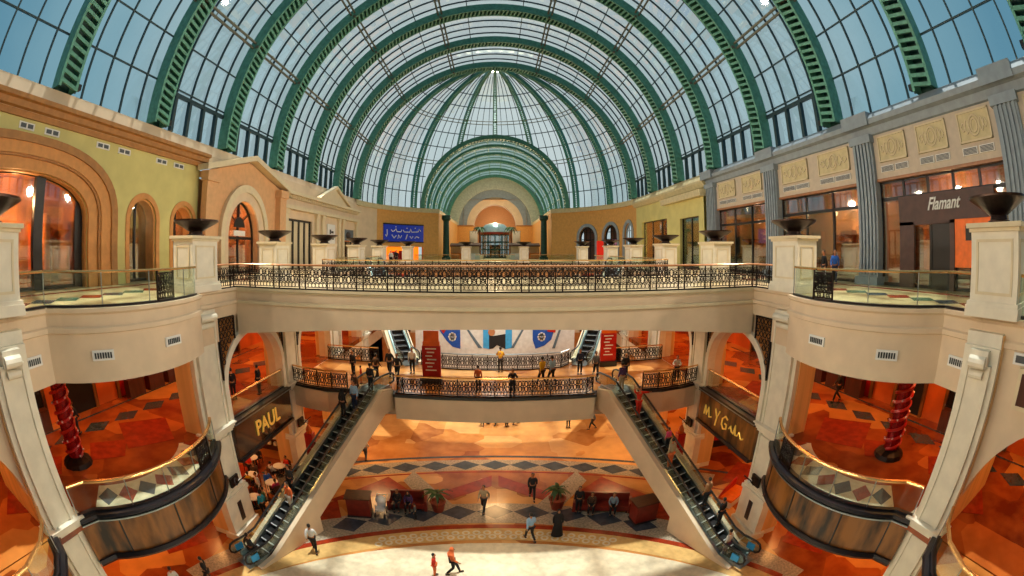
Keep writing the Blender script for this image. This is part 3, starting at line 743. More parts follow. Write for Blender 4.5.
# blue sign on the curved wall
def cyl(sx, r, fn=None): return lambda u, v, w_: (sx*(r-w_)*cos(radians(u)), YA+(r-w_)*sin(radians(u)), v)
t = thing('blue_sign', 'large blue sign with white Arabic style script over the orange lit shop', 'sign', (-14.9, 66.5, 3.0))
S_ = [(26.2+25*i/12, 3.05) for i in range(13)]; mb = MB().band([(u, 5.68) for u, v in S_], S_, 0.05, .2, cyl(-1, R)); part('sign_face', mb, blues, t)
mb = MB().band([(u, 5.85) for u, v in S_], [(u, 5.68) for u, v in S_], 0.02, .3, cyl(-1, R)).band(S_, [(u, 2.9) for u, v in S_], .02, .3, cyl(-1, R)); part('sign_frame', mb, frame, t)
strokes = [[(28.2, 4.9), (28.4, 4.2), (27.8, 3.8), (27.2, 4.1)], [(31, 4.9), (32, 4.6), (33.4, 4.75), (34.2, 5.05), (35, 4.6), (37.5, 4.6), (38, 4.9)], [(39, 4.9), (39.5, 4.6), (43, 4.6), (43.4, 5.1), (44.2, 4.6), (48, 4.65), (48.6, 5.1), (49.5, 4.8)],
           [(31.5, 4.1), (33, 3.6), (34.5, 4.0)], [(35.5, 3.5), (36, 4.1), (37, 3.6), (38, 4.0)], [(40.5, 3.4), (41.5, 4.2)], [(43, 3.9), (44, 3.6), (45, 3.9)], [(46, 3.6), (47, 3.9), (48.5, 3.7)], [(34, 5.35), (34.4, 5.35)], [(41, 5.2), (41.5, 5.2)], [(46, 5.25), (46.6, 5.25)]]
F2 = cyl(-1, R)
mb = MB()
for s_ in strokes: mb.tube([F2(u, v, .23) for u, v in s_], .085, 5)
part('script_lettering', mb, whitep, t)
t = thing('storefront', 'orange lit shop with red display blocks under the blue sign', 'storefront', (-15, 66.5, 0))
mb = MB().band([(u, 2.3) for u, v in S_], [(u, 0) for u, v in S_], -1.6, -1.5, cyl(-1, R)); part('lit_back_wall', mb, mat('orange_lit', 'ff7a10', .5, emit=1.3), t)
mb = MB()
for k, (u, z) in enumerate([(34, .9), (36, 1.1), (38, .8), (40, 1.2), (42, .9), (44, 1.2), (46, .9)]): 
    x_, y_, _ = F2(u, 0, -.8); mb.box(x_-.3, x_+.3, y_-.3, y_+.3, 0, z+.4)
part('display_blocks', mb, redm, t)
for i, o in enumerate(rops):
    t = thing('arched_window', ['pale arched window, right end of the three on the orange curved wall', 'dark arched window with pink poster on the orange curved wall', 'dark arched window, left one of three on the orange curved wall'][i], 'window', (F2((o[0]+o[1])/2, 0, 0)[0]*-1, F2((o[0]+o[1])/2, 0, 0)[1], 0))
    P = apath(o[0], o[1], o[2], o[3], 2, 16); cm = (o[0]+o[1])/2; Q = [((u-cm)*.86+cm, v-.25 if v > .1 else v) for u, v in P]
    FF = cyl(1, R); mb = MB().band(P, Q, -.35, -.2, FF)
    for u in (cm-1.1, cm+1.1): mb.band([(u-.15, 0), (u-.15, 5.4)], [(u+.15, 0), (u+.15, 5.4)], -.33, -.22, FF)
    for z in (2.4, 3.3, 4.4): mb.band([(o[0], z), (o[1], z)], [(o[0], z+.12), (o[1], z+.12)], -.33, -.22, FF)
    part('window_frame', mb, frame if i else greyst, t)
    mb = MB().band([(u, 5.6) for u in (o[0], cm, o[1])], [(u, 0) for u in (o[0], cm, o[1])], -1.4, -1.3, FF); part('interior_wall', mb, [whitep, shopdk, shopdk][i], t)
    if i == 1: part('pink_poster', MB().band([(cm-1.7, 3.4), (cm+1.2, 3.4)], [(cm-1.7, 2.0), (cm+1.2, 2.0)], -.6, -.5, FF), mat('pink_glow_paper', 'd88ab0', .5, emit=.2), t)  # faint glow put into the poster colour
# right wall relief panels and vents
k = 0
names3 = ['nearest', 'middle', 'farthest']; bayn = {3: 'over the script sign shop', 15: '', 24: ''}
for a, b, n in bays[1:]:
    for i in range(n):
        wd = (b-a)/n; yc = a+wd*(i+.5); hw = wd*.36
        where = {-4: 'over the shop nearest the camera', 5.35: 'over the script sign shop', 15.45: 'over the second glazed shop', 24.85: 'over the third glazed shop'}[a]
        lab = ('nearest' if i == 0 else 'farthest' if i == n-1 else 'middle')+' of the relief panels '+where
        t = thing('relief_panel', 'sand coloured '+lab, 'wall panel', (18.95, yc, 6.6), group='carved relief panels on the right fascia')
        part('panel_board', MB().box(18.93, 19.02, yc-hw, yc+hw, 6.0, 7.3), sandp, t)
        mb = MB()
        for q in ((yc-hw, yc+hw, 6.0, 6.08), (yc-hw, yc+hw, 7.22, 7.3)): mb.box(18.86, 18.96, q[0], q[1], q[2], q[3])
        for q in (yc-hw, yc+hw-.08): mb.box(18.86, 18.96, q, q+.08, 6, 7.3)
        X_ = 18.9
        mb.tube([(X_, yc+.42*cos(radians(q))*.8, 6.65+.42*sin(radians(q))) for q in range(0, 360, 20)], .05, 5, True)
        mb.tube([(X_, yc+.2*cos(radians(q)), 6.65+.28*sin(radians(q))) for q in range(0, 360, 30)], .04, 5, True)
        for s2 in (-1, 1):
            mb.tube([(X_, yc+s2*(.35+(hw-.55)*q/8), 6.65+.35*sin(q*pi/4)*(1-q/12)) for q in range(9)], .045, 5)
            mb.tube([(X_, yc+s2*(.35+(hw-.55)*q/8), 6.65-.35*sin(q*pi/4)*(1-q/12)) for q in range(9)], .045, 5)
        part('scroll_relief', mb, creamd, t)
        for s2 in (-1, 1):
            lab2 = ('nearer' if s2 < 0 else 'farther')+' one under the %s panel '%('nearest' if i == 0 else 'farthest' if i == n-1 else 'middle')+where
            t = thing('air_vent', 'white vent grille, '+lab2, 'air vent', (18.95, yc+s2*hw*.5, 5.65), group='vent grilles under the relief panels')
            y0, y1 = sorted((yc+s2*.06, yc+s2*hw*.98))
            part('vent_frame', MB().box(18.93, 19.0, y0, y1, 5.5, 5.82), whitep, t)
            mb = MB()
            for q in range(5): mb.box(18.9, 18.94, y0+.06, y1-.06, 5.54+q*.052, 5.565+q*.052)
            part('slats', mb, mat('vent_grey', '4a5054', .5), t)
for y, ln in ((3.5, 'far left'), (7.5, 'second'), (9.2, 'third'), (12.9, 'fourth'), (14.6, 'fifth'), (17.9, 'sixth'), (19.6, 'seventh'), (5.2, 'beside the first')):
    t = thing('air_vent', 'small pale vent high on the yellow wall, %s along the brown cornice' % ln, 'air vent', (-18.97, y, 6.75), group='small vents under the left cornice')
    part('vent_frame', MB().box(-19.0, -18.95, y-.5, y+.5, 6.6, 6.9), whitep, t)
    part('slats', MB().box(-18.95, -18.93, y-.4, y-.05, 6.66, 6.84).box(-18.95, -18.93, y+.05, y+.4, 6.66, 6.84), mat('vent_grey', '4a5054', .5), t)
# ================================================================== void edges, piers, arcades
def vpath(path, sx): return path if sx < 0 else [(-x, y) for x, y in path][::-1]
FPROF = [(0, 0), (.13, 0), (.13, -.12), (.02, -.2), (.02, -.55), (.11, -.6), (.11, -.74), (.02, -.78), (.02, -2.3), (-.35, -2.3), (-.35, -.02)]
PIERS = [(-6.0, -4.2, 16.5), (3.6, 5.05, 16.5), (13.35, 15.3, 13.5), (21.6, 23.5, 13.5), (29.4, 31.2, 13.5), (37.0, 38.8, 13.5)]
for sx in (-1, 1):
    side = 'left' if sx < 0 else 'right'
    gw = sempty('wall_'+side)
    e2 = vpath(edge2(), sx)
    struct('balcony_fascia', MB().sweep(e2, FPROF), cream, gw, True)
    struct('void_fascia', MB().sweep(vpath([(-12.9, -12), (-12.9, 4.6)], sx), FPROF[:8]+[(.02, -1.2), (-.35, -1.2), (-.35, -.02)]), cream, gw)
    struct('void_fascia', MB().sweep(vpath([(-12.1, 13.4), (-12.1, 15.3)], sx), FPROF), cream, gw)
    struct('void_fascia', MB().sweep(vpath([(-12.1, 15.3), (-12.1, 17)], sx), FPROF[:8]+[(.02, -1.28), (-.35, -1.28), (-.35, -.02)]), cream, gw)
    struct('void_fascia', MB().sweep(vpath([(-12.1, 26.5), (-12.1, 52), (-9.5, 55.5), (-5, 57.5), (0, 58)], sx), FPROF[:8]+[(.02, -1.5), (-.35, -1.5), (-.35, -.02)]), cream, gw)
    for i, (a, b, dpt) in enumerate(PIERS):
        x0 = 12.2 if i > 1 else 12.45; xs = lambda u, v: sorted((sx*u, sx*v))
        mb = MB(); mb.box(*xs(x0+.15, dpt), a+.02, b, Z0, -.4); mb.box(*xs(x0, x0+.2), a, b, Z0, -.75)
        mb.box(*xs(x0-.1, x0), a+.3, b-.3, Z1+.1, -1.2); mb.box(*xs(x0-.1, x0), a+.3, b-.3, -9.5, Z1-.5)
        mb.box(*xs(x0-.16, x0), a+.22, a+.34, -9.4, -1.2); mb.box(*xs(x0-.16, x0), b-.34, b-.22, -9.4, -1.2)
        for z, h, o in ((Z1-.35, .14, .14), (Z1-.21, .14, .24), (Z1-.07, .16, .34), (-9.75, .2, .22), (-9.55, .15, .14), (Z0, .35, .3)):
            mb.box(*xs(x0-o, x0+.5), a-o*.6, b+o*.6, z, z+h)
        mb.box(*xs(x0-.14, x0+.3), a-.08, b+.08, Z0+.35, -9.75)
        mb.box(*xs(x0-.28, x0), a+.35, b-.35, -1.25, -.8); mb.tube([(sx*(x0-.3), a+.4, -1.1), (sx*(x0-.3), b-.4, -1.1)], .17, 10); mb.tube([(sx*(x0-.2), a+.45, -1.45), (sx*(x0-.2), b-.45, -1.45)], .12, 10)
        p_ = struct('pier', mb, white, gw)
        mb = MB().box(*xs(x0+.25, dpt), a-.03, a+.02, Z0+.35, -.45).box(*xs(x0+.25, dpt), b, b+.04, Z0+.35, -.45)
        struct('wood_panel', mb, striped, p_)
        if i in (1, 2):
            struct('slot_recess', MB().box(*xs(x0-.16, x0-.1), (a+b)/2-.18, (a+b)/2+.18, -11.2, -10.1), darkstone, p_)
    # arcades
    for (a, b) in ((15.3, 21.6), (23.5, 29.4), (31.2, 37.0), (38.8, 44.5), (-4.2, 3.6)):
        near = a < 0; o = (a+.3, b-.3, -4.6, 2.35, 2.) if not near else (a, b, -5.5, 3.2, 2.)
        struct('arcade_wall', facade(sx, 12.3 if not near else 12.9, a, b, -.4, [o], .8, z0=Z1), cream, gw)
        ym = (a+b)/2
        if not near:
            mb = MB().band([(y, z) for y, z in apath(a, b, -4.6, 2.7, 2, 28, Z1)], apath(a+.32, b-.32, -4.6, 2.33, 2, 28, Z1), -.22, .3, YZ(12.3, sx)); struct('archivolt', mb, white, gw)
            # pierced metal spandrel panels
            for (u0, u1) in ((a+.05, a+1.35), (b-1.35, b-.05)):
                t = thing('grille_panel', 'bronze fretwork spandrel panel %s the arch, %s side, pier %d metres on' % ('left of' if (u0 < ym) == (sx < 0) else 'right of', side, int(a)) if False else
                          ('bronze fretwork panel in the %s arcade, %s corner of the %s arch' % (side, 'near' if u0 < ym else 'far', {15: 'first', 23: 'second', 31: 'third', 38: 'last'}[int(a)])), 'metal panel', (sx*12.1, (u0+u1)/2, -2.3), group='fretwork spandrel panels')
                o2 = (a, b, -4.6, 2.7, 2.)
                ys = [u0+(u1-u0)*q/8 for q in range(9)]; top = -1.3
                A_ = [(y, top) for y in ys]; B_ = [(y, max(-4.4, min(top-.1, zat(y, o2)+.03))) for y in ys]
                mb = MB().band(A_, B_, -.16, -.1, YZ(12.3, sx)); part('panel_backing', mb, mat('gilt_backing', '9a6428', .4, .4, var=.3), t)
                mb = MB()
                for q in range(4):
                    y = u0+.2+(u1-u0-.4)*q/3; zb = max(-4.3, zat(y, o2)+.15)
                    z = top-.2
                    while z > zb:
                        mb.tube([(sx*12.11, y+.13*cos(radians(r_)), z+.13*sin(radians(r_))) for r_ in range(0, 360, 60)], .03, 4, True); z -= .3
                for y in (u0, u1): 
                    if zat(y, o2) < top-.1: mb.box(*sorted((sx*12.08, sx*12.16)), y-.04, y+.04, max(-4.4, zat(y, o2)), top)
                mb.box(*sorted((sx*12.08, sx*12.16)), u0, u1, top-.04, top+.04)
                part('fretwork', mb, iron, t)
        zb = Z1-1.5
        if a > 22 or near: struct('slab_edge', MB().box(*sorted((sx*12.25, sx*12.9)), a, b, zb, Z1-.41), cream, gw)
    # ceilings of the galleries, orange lamplight put into their colour; outer walls
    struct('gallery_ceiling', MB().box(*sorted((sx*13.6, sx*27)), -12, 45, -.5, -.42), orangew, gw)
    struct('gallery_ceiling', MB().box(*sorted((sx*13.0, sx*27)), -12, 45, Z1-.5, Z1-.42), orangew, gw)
    struct('outer_wall', MB().box(*sorted((sx*20.2, sx*20.6)), -12, 45, Z0, -.4), mat('burnt_orange_plaster', 'c25a1c', .5, var=.2, scale=.7), gw)
    struct('end_wall', MB().box(*sorted((sx*12.3, sx*25)), 44.5, 45, Z0, -.4), terra, gw)
struct('wall_rear', MB().box(-25, 25, -12.6, -12, Z0, -.4), terra)
# bridge
br = sempty('floor')
def bz(x): return -1.5-.55*(abs(x)/10.6)**2
xs_ = [-12.1+24.2*i/40 for i in range(41)]
mb = MB().band([(x, 0) for x in xs_], [(x, bz(x)) for x in xs_], 17.0, 17.3, lambda u, v, w_: (u, w_, v))
mb.band([(x, 0) for x in xs_], [(x, bz(x)) for x in xs_], 26.2, 26.5, lambda u, v, w_: (u, w_, v))
mb.band([(x, bz(x)+.02) for x in xs_], [(x, bz(x)) for x in xs_], 17.3, 26.2, lambda u, v, w_: (u, w_, v))
struct('bridge_beam', mb, cream, br)
mb = MB()
for z0_, z1_, o in ((-.12, 0, .13), (-.74, -.6, .1), (-.2, -.12, .05)): mb.box(-12.1, 12.1, 17-o, 17, z0_, z1_)
struct('bridge_moulding', mb, creamd, br)
# brown marble balconies on the middle floor
def rail_glass(label, path, z, sx, group=None, h=1.08, name='glass_balustrade', panel_at=None, posts=True):
    P = vpath(path, sx); m0 = P[len(P)//2]; t = thing(name, label, 'balustrade', (m0[0], m0[1], z), group=group)
    part('glass_panel', MB().sweep(P, [(-.06, z+.06), (-.045, z+.06), (-.045, z+h-.05), (-.06, z+h-.05)]), glass_r, t)
    part('handrail', MB().sweep(P, [(-.11, z+h-.06), (.01, z+h-.06), (.02, z+h-.02), (0, z+h+.02), (-.1, z+h+.02), (-.12, z+h-.02)]), brass, t)
    part('base_rail', MB().sweep(P, [(-.13, z), (.03, z), (.03, z+.07), (-.13, z+.07)]), darkstone, t)
    if posts:
        L = 0
        for i in range(1, len(P)):
            L += hypot(P[i][0]-P[i-1][0], P[i][1]-P[i-1][1])
            if L > 1.6 or i == 1:
                L = 0; x, y = P[i if i > 1 else 0]; part('post', MB().tube([(x, y, z+.05), (x, y, z+h-.04)], .022, 6), steel, t)
    return t
# ornate panel prototype: unit wide, local x along, z up
def scroll_mesh(n):
    mb = MB()
    H = .86
    for i in range(n):
        cx = (i+.5)/n; w2 = .5/n
        for cz in (.40, .70):
            mb.tube([(cx+w2*.62*cos(radians(q)), 0, cz+.12*sin(radians(q))) for q in range(0, 360, 45)], .021, 4, True)
            mb.tube([(cx+w2*.3*cos(radians(q)), 0, cz+.055*sin(radians(q))) for q in range(0, 360, 60)], .018, 4, True)
        for s2 in (-1, 1):
            mb.tube([(cx+s2*w2*(.95-.55*abs(sin(q*pi/4))), 0, .26+.58*q/8) for q in range(9)], .021, 4)
        mb.tube([(cx-w2, 0, .55), (cx, 0, .48), (cx+w2, 0, .55), (cx, 0, .62), (cx-w2, 0, .55)], .021, 4)
        mb.ball((cx, 0, .55), (.03, .03, .035), 6, 4)
    for z in (.06, .24, .86): mb.beam((0, 0, z), (1, 0, z), .035, .03)
    for k in range(2*n): mb.beam(((k+.5)/(2*n), 0, .06), ((k+1)/(2*n), 0, .24), .02, .02); mb.beam(((k+1)/(2*n), 0, .06), ((k+.5)/(2*n), 0, .24), .02, .02)
    return mb
SCR = {k: scroll_mesh(k).mesh('panel', iron) for k in (1, 2, 3)}
def rail_iron(label, path, z, spacing=1.37, narrow=.3, group=None, h=1.08, name='iron_railing', handm=None):
    """ornate wrought iron railing along a path on any level"""
    L = [0]
    for a, b in zip(path[:-1], path[1:]): L.append(L[-1]+hypot(b[0]-a[0], b[1]-a[1]))
    def at(s):
        s = max(0, min(L[-1], s))
        for i in range(len(path)-1):
            if s <= L[i+1]+1e-9:
                t_ = (s-L[i])/(L[i+1]-L[i]); return (path[i][0]+(path[i+1][0]-path[i][0])*t_, path[i][1]+(path[i+1][1]-path[i][1])*t_)
        return path[-1]
    m0 = at(L[-1]/2); t = thing(name, label, 'railing', (m0[0], m0[1], z), group=group)
    part('handrail', MB().sweep(path, [(-.06, z+h-.05), (.06, z+h-.05), (.07, z+h), (0, z+h+.03), (-.07, z+h)]), handm or brass, t)
    part('bottom_rail', MB().sweep(path, [(-.05, z), (.05, z), (.05, z+.06), (-.05, z+.06)]), iron, t)
    n = max(1, round(L[-1]/spacing)); sp = L[-1]/n; s = 0; cuts = [0]
    for i in range(n): cuts += [i*sp+sp-narrow, (i+1)*sp] if narrow else [(i+1)*sp]
    for s in cuts: x, y = at(s); part('post', MB().beam((x, y, z), (x, y, z+h-.05), .05, .05), iron, t)
    for a, b in zip(cuts[:-1], cuts[1:]):
        p, q = at(a), at(b); ln = hypot(q[0]-p[0], q[1]-p[1])
        if ln < .08: continue
        o = bpy.data.objects.new('scroll_panel', SCR[1 if ln < .5 else 3 if ln > .8 else 2]); C.objects.link(o); o.parent = t
        o.location = (p[0]-m0[0], p[1]-m0[1], .0+.06); o.rotation_euler = (0, 0, atan2(q[1]-p[1], q[0]-p[0])); o.scale = (ln, 1, h/1.08)
    return t
rail_iron('long ornate iron railing with copper handrail across the front of the upper bridge', [(-12.05, 15.4), (-12.05, 16.95), (12.05, 16.95), (12.05, 15.4)], 0.0, name='bridge_railing', handm=mat('copper_rail', 'c88a5c', .3, .6))
rail_iron('ornate iron railing along the far edge of the upper bridge', [(-11.9, 27.6), (-10.5, 26.5), (10.5, 26.5), (11.9, 27.6)], 0.0, name='bridge_railing', spacing=1.8, narrow=.4, handm=brass)
def small_panel(x, y, z, rz, label):
    t = thing('inset_railing_panel', label, 'railing', (x, y, z), rz)
    for k in (0, 1): part('post', MB().beam((k*.95, 0, 0), (k*.95, 0, 1.0), .06, .06), iron, t, org=(0, 0, 0))
    o = bpy.data.objects.new('scroll_panel', SCR[3]); C.objects.link(o); o.parent = t; o.scale = (.95, 1, 1.05); o.location = (0, 0, 0)
    o2 = bpy.data.objects.new('scroll_panel', SCR[2]); C.objects.link(o2); o2.parent = t; o2.scale = (.95, 1, 1.05); o2.location = (0, .02, .02)
for sx in (-1, 1):
    side = 'left' if sx < 0 else 'right'
    e = [(x, y) for x, y in edge2() if y < 13.3]
    rail_glass('curved glass balustrade with brass handrail on the upper %s balcony' % side, e[1:], 0.02, sx)
    rail_glass('short straight glass balustrade beside the nearest %s pedestal on the upper floor' % side, [(-13.0, 5.1), e[1]], 0.02, sx, posts=False)
    rail_glass('upper floor glass balustrade at the very edge of the picture, %s' % side, [(-13.0, -4), (-13.0, 3.2)], 0.02, sx)
    i = 14; p, q = e[i-1], e[i]
    a = atan2(q[1]-p[1], sx*-1*(-1)*(q[0]-p[0]) if sx < 0 else -(q[0]-p[0]))
    small_panel((-1 if sx < 0 else -1)*0+(p[0] if sx < 0 else -p[0]), p[1], 0.05, a, 'square iron scroll panel set into the upper %s curved glass' % side)
    # side rails by the far void
    for j, (a_, b_) in enumerate(((30.6, 36.4), (38.3, 44.0), (45.9, 51.0))):
        rail_glass('distant glass balustrade, upper %s side, %s from the bridge' % (side, ('first', 'second', 'third')[j]), [(-12.1, a_), (-12.1, b_)], 0.02, sx, posts=False)
    rail_glass('distant glass balustrade curving at the far end of the upper void, %s half' % side, [(-10.3, 54.4), (-9.5, 55.4), (-4.8, 57.45)], 0.02, sx, posts=False)
    # middle floor curved marble balcony
    e1 = [p for p in edge1() if 5.2 < p[1] < 13.35]
    t = thing('marble_parapet', 'curved brown marble balcony front with dark rims, middle floor, %s' % side, 'parapet', (sx*11, 9, Z1-1.9))
    e1 = [(-12.2, 4.98)]+e1[1:] if e1[0][1] < 5 else e1
    P = vpath([(-12.3, 5.02)]+e1, sx)
    part('marble_cladding', MB().sweep(P, [(.02, Z1-.1), (.02, Z1-1.75), (-.25, Z1-1.75), (-.25, Z1-.1)]), brownmarble, t, True)
    part('top_rim', MB().sweep(P, [(-.25, Z1+.02), (.22, Z1+.02), (.26, Z1-.08), (.16, Z1-.2), (-.25, Z1-.2)]), darkstone, t)
    part('bottom_rim', MB().sweep(P, [(-.25, Z1-1.7), (.12, Z1-1.7), (.18, Z1-1.82), (.1, Z1-1.95), (-.25, Z1-1.95)]), darkstone, t)
    part('steel_bead', MB().sweep(P, [(.16, Z1-.2), (.21, Z1-.2), (.21, Z1-.25), (.16, Z1-.25)]), steel, t)
    for i in (3, 9, 15, 20): x, y = P[i]; part('joint', MB().box(x-.05, x+.05, y-.03, y+.03, Z1-1.72, Z1-.2), darkstone, t)
    rail_glass('curved glass balustrade with brass rail above the %s brown marble balcony' % side, [(-12.3, 5.08)]+e1, Z1+.03, sx)
    i = 14; p, q = e1[i-1], e1[i]
    small_panel(p[0]*(-sx), p[1], Z1+.06, atan2(q[1]-p[1], (q[0]-p[0])*(-sx)), 'square iron scroll panel in the middle floor %s balcony glass' % side)
    PN = [(-12.1, -4.1), (-10.9, -3.6), (-10.2, -2.4), (-9.95, -1), (-9.9, .3), (-10.05, 1.5), (-10.6, 2.6), (-11.3, 3.2), (-12.15, 3.52)]
    t = thing('marble_parapet', 'brown marble balcony front just below the %s corner of the picture, nearest one' % side, 'parapet', (sx*11, 0, Z1-1.9))
    part('marble_cladding', MB().sweep(vpath(PN, sx), [(.02, Z1-.1), (.02, Z1-1.75), (-.25, Z1-1.75), (-.25, Z1-.1)]), brownmarble, t); part('top_rim', MB().sweep(vpath(PN, sx), [(-.25, Z1+.02), (.22, Z1+.02), (.26, Z1-.08), (.16, Z1-.2), (-.25, Z1-.2)]), darkstone, t)
    struct('balcony_slab', MB().prism(mir(PN, sx), Z1-.4, Z1), f_mid, floor_mid)
    rail_glass('curved glass balustrade with brass rail at the lower %s corner of the picture' % side, PN, Z1+.03, sx)
    t = thing('wall_niche', 'framed square niche with a brown back in the cream fascia, %s edge of the picture' % side, 'niche', (sx*12.85, 2.2, -1.9))
    part('niche_frame', MB().box(*sorted((sx*12.72, sx*12.9)), 1.6, 2.75, -2.2, -1.15), creamd, t); part('niche_back', MB().box(*sorted((sx*12.7, sx*12.72)), 1.75, 2.6, -2.08, -1.27), wood, t)
    # lettered balcony between second and third pier
    t = thing('lettered_parapet', ('dark marble balcony front with gold PAUL lettering on the left' if sx < 0 else 'dark marble balcony front with gold script lettering on the right'), 'parapet', (sx*12.2, 18.4, Z1-2.1))
    xa, xb = sorted((sx*12.0, sx*12.35))
    part('marble_cladding', MB().box(xa, xb, 15.32, 21.58, Z1-2.0, Z1-.15), brownmarble if sx > 0 else mat('dark_brown_marble', '1c1210', .12, var=.5, coat=.5, col2='4a2c18', scale=1.2), t)
    part('top_rim', MB().box(*sorted((sx*11.85, sx*12.4)), 15.32, 21.58, Z1-.18, Z1+.03), darkstone, t)
    part('bottom_rim', MB().box(*sorted((sx*11.88, sx*12.4)), 15.32, 21.58, Z1-2.15, Z1-1.98), darkstone, t)
    part('steel_bead', MB().box(*sorted((sx*11.84, sx*11.88)), 15.32, 21.58, Z1-.14, Z1-.08), steel, t)
    if sx < 0: tx = text_mb('PAUL', 1.15, .05).mapped(lambda x_, y_, z_: (-11.95+z_, 18.6+x_, Z1-1.1+y_))
    else:
        G = lambda u, v: (11.93, 18.5-u, Z1-1.1+v); tx = MB()
        for s_ in ([(-.9, .45), (-.65, 0), (-.4, .45)], [(-.65, 0), (-.75, -.5)], [(.55, .3), (.3, .42), (0, .2), (-.02, -.15), (.2, -.35), (.5, -.25), (.5, 0), (.3, 0)],
                   [(-2.2, -.3), (-2.1, .25), (-1.9, -.25), (-1.7, .25), (-1.55, -.3), (-1.3, -.2)], [(.8, -.1), (.95, .1), (1.1, -.15), (1.3, -.2), (1.4, .3), (1.5, -.2), (1.7, -.15), (1.85, .1), (2.1, -.2), (2.3, -.1)]):
            tx.tube([G(*q) for q in s_], .05, 5)
    part('lettering', tx, gold, t)
    rail_glass('straight glass balustrade above the lettered balcony front, %s' % side, [(-12.2, 15.35), (-12.2, 21.55)], Z1+.03, sx)
    # ornate railings of the cross deck
    rail_iron('golden backed ornate railing bulging out beside the %s escalator landing' % side, mir([(-12.1, 22.55), (-11.2, 22.27), (-9.6, 22.02), (-8.35, 22.15)], sx), Z1, spacing=1.0, narrow=0)
    rail_iron('ornate railing along the back of the middle deck near the %s arcade' % side, mir([(-12.1, 28.5), (-8.2, 28.5)], sx), Z1, spacing=1.2, narrow=0)
    for zz, nm in ((Z1-1.5, 0),): pass
rail_iron('ornate railing at the middle of the front of the middle deck, between the escalators', [(-5.5, 22.6), (-5.45, 22.03), (0, 21.88), (5.45, 22.03), (5.5, 22.6)], Z1, spacing=1.0, narrow=0)
rail_iron('dark curved iron railing at the back of the middle deck before the hoarding', [(-5.1, 28.5), (-4.4, 27.7), (-2.2, 27.35), (0, 27.3), (2.2, 27.35), (4.4, 27.7), (5.1, 28.5)], Z1, spacing=1.0, narrow=0, handm=steel)
struct('deck_front_moulding', MB().sweep([(x, y) for x, y in deck[:15]], [(0, Z1), (.1, Z1), (.1, Z1-.15), (0, Z1-.2)]), darkstone, br)

rail_glass('distant glass balustrade between the two central pedestals at the end of the upper void', [(-2.7, 57.9), (2.7, 57.9)], 0.02, -1, posts=False)
# vents on the balcony fascias
for sx in (-1, 1):
    side = 'left' if sx < 0 else 'right'
    e = edge2()
    for i, z, ln in ((0, -1.45, 'near end'), (6, -1.45, 'middle'), (14, -1.35, 'far end')):
        p = Vector(e[i]); q = Vector(e[i+1]); d = (q-p).normalized(); n_ = Vector((d.y, -d.x)); c = (p+q)/2+n_*.03
        t = thing('air_vent', 'slotted vent at the %s of the upper %s curved balcony fascia' % (ln, side), 'air vent', (-sx*c.x, c.y, z), atan2(d.y, -sx*d.x), group='vents on the curved fascias')
        part('vent_frame', MB().box(-.42, .42, -.04, .04, -.16, .16), whitep, t, org=(0, 0, 0))
        mb = MB()
        for k in range(7): mb.box(-.33+k*.1, -.27+k*.1, -.06, .06, -.09, .09)
        part('slats', mb, mat('vent_slot', '20262a', .5), t, org=(0, 0, 0))
    t = thing('air_vent', 'vent grille on the fascia at the %s edge of the picture, near the first pier' % side, 'air vent', (sx*12.88, 2.6, -.95), group='vents on the curved fascias')
    part('vent_frame', MB().box(*sorted((sx*12.8, sx*12.88)), 2.1, 3.1, -1.1, -.8), whitep, t)
    part('slats', MB().box(*sorted((sx*12.78, sx*12.8)), 2.2, 3.0, -1.04, -.86), mat('vent_grey', '4a5054', .5), t)

# ================================================================== pedestals and bowls
def make_pedestal():
    t = thing('stone_pedestal', 'x', 'pedestal', (0, 0, 0), group='cream stone pedestals')
    part('plinth', MB().box(-.72, .72, -1.02, 1.02, 0, .28).box(-.68, .68, -.98, .98, .28, .38), white, t)
    part('shaft', MB().box(-.6, .6, -.9, .9, .38, 2.08), white, t)
    part('cap', MB().box(-.66, .66, -.96, .96, 2.08, 2.18).box(-.74, .74, -1.04, 1.04, 2.18, 2.3), creamd, t)
    mb = MB()
    for s2 in (-1, 1):
        x0, x1 = sorted((s2*.6, s2*.63))
        for a in ((-.7, -.62, .55, 1.9), (.62, .7, .55, 1.9), (-.7, .7, .55, .62), (-.7, .7, 1.83, 1.9)): mb.box(x0, x1, *a)
        y0, y1 = sorted((s2*.9, s2*.93))
        for a in ((-.42, -.35, .55, 1.9), (.35, .42, .55, 1.9)): mb.box(a[0], a[1], y0, y1, a[2], a[3])
        for a in ((.55, .62), (1.83, 1.9)): mb.box(-.42, .42, y0, y1, a[0], a[1])
    part('panel_moulding', mb, creamd, t)
    return t
def make_bowl():
    t = thing('bronze_bowl', 'x', 'bowl', (0, 0, 0), group='wide bronze bowls on the pedestals')
    mb = MB().lathe(0, 0, [(0, .18), (.35, .2), (.6, .34), (.95, .52), (1.08, .6), (1.08, .66), (1.0, .64), (.6, .42), (.3, .3), (0, .28)], 28); part('dish', mb, bronze, t, True)
    mb = MB().lathe(0, 0, [(0, 0), (.42, 0), (.42, .06), (.34, .08), (.3, .22), (0, .24)], 20); part('foot', mb, bronze, t, True)
    return t
ped = make_pedestal(); bowl = make_bowl(); first = True
PP = []
ordn = ['nearest', 'second', 'third', 'fourth', 'fifth']
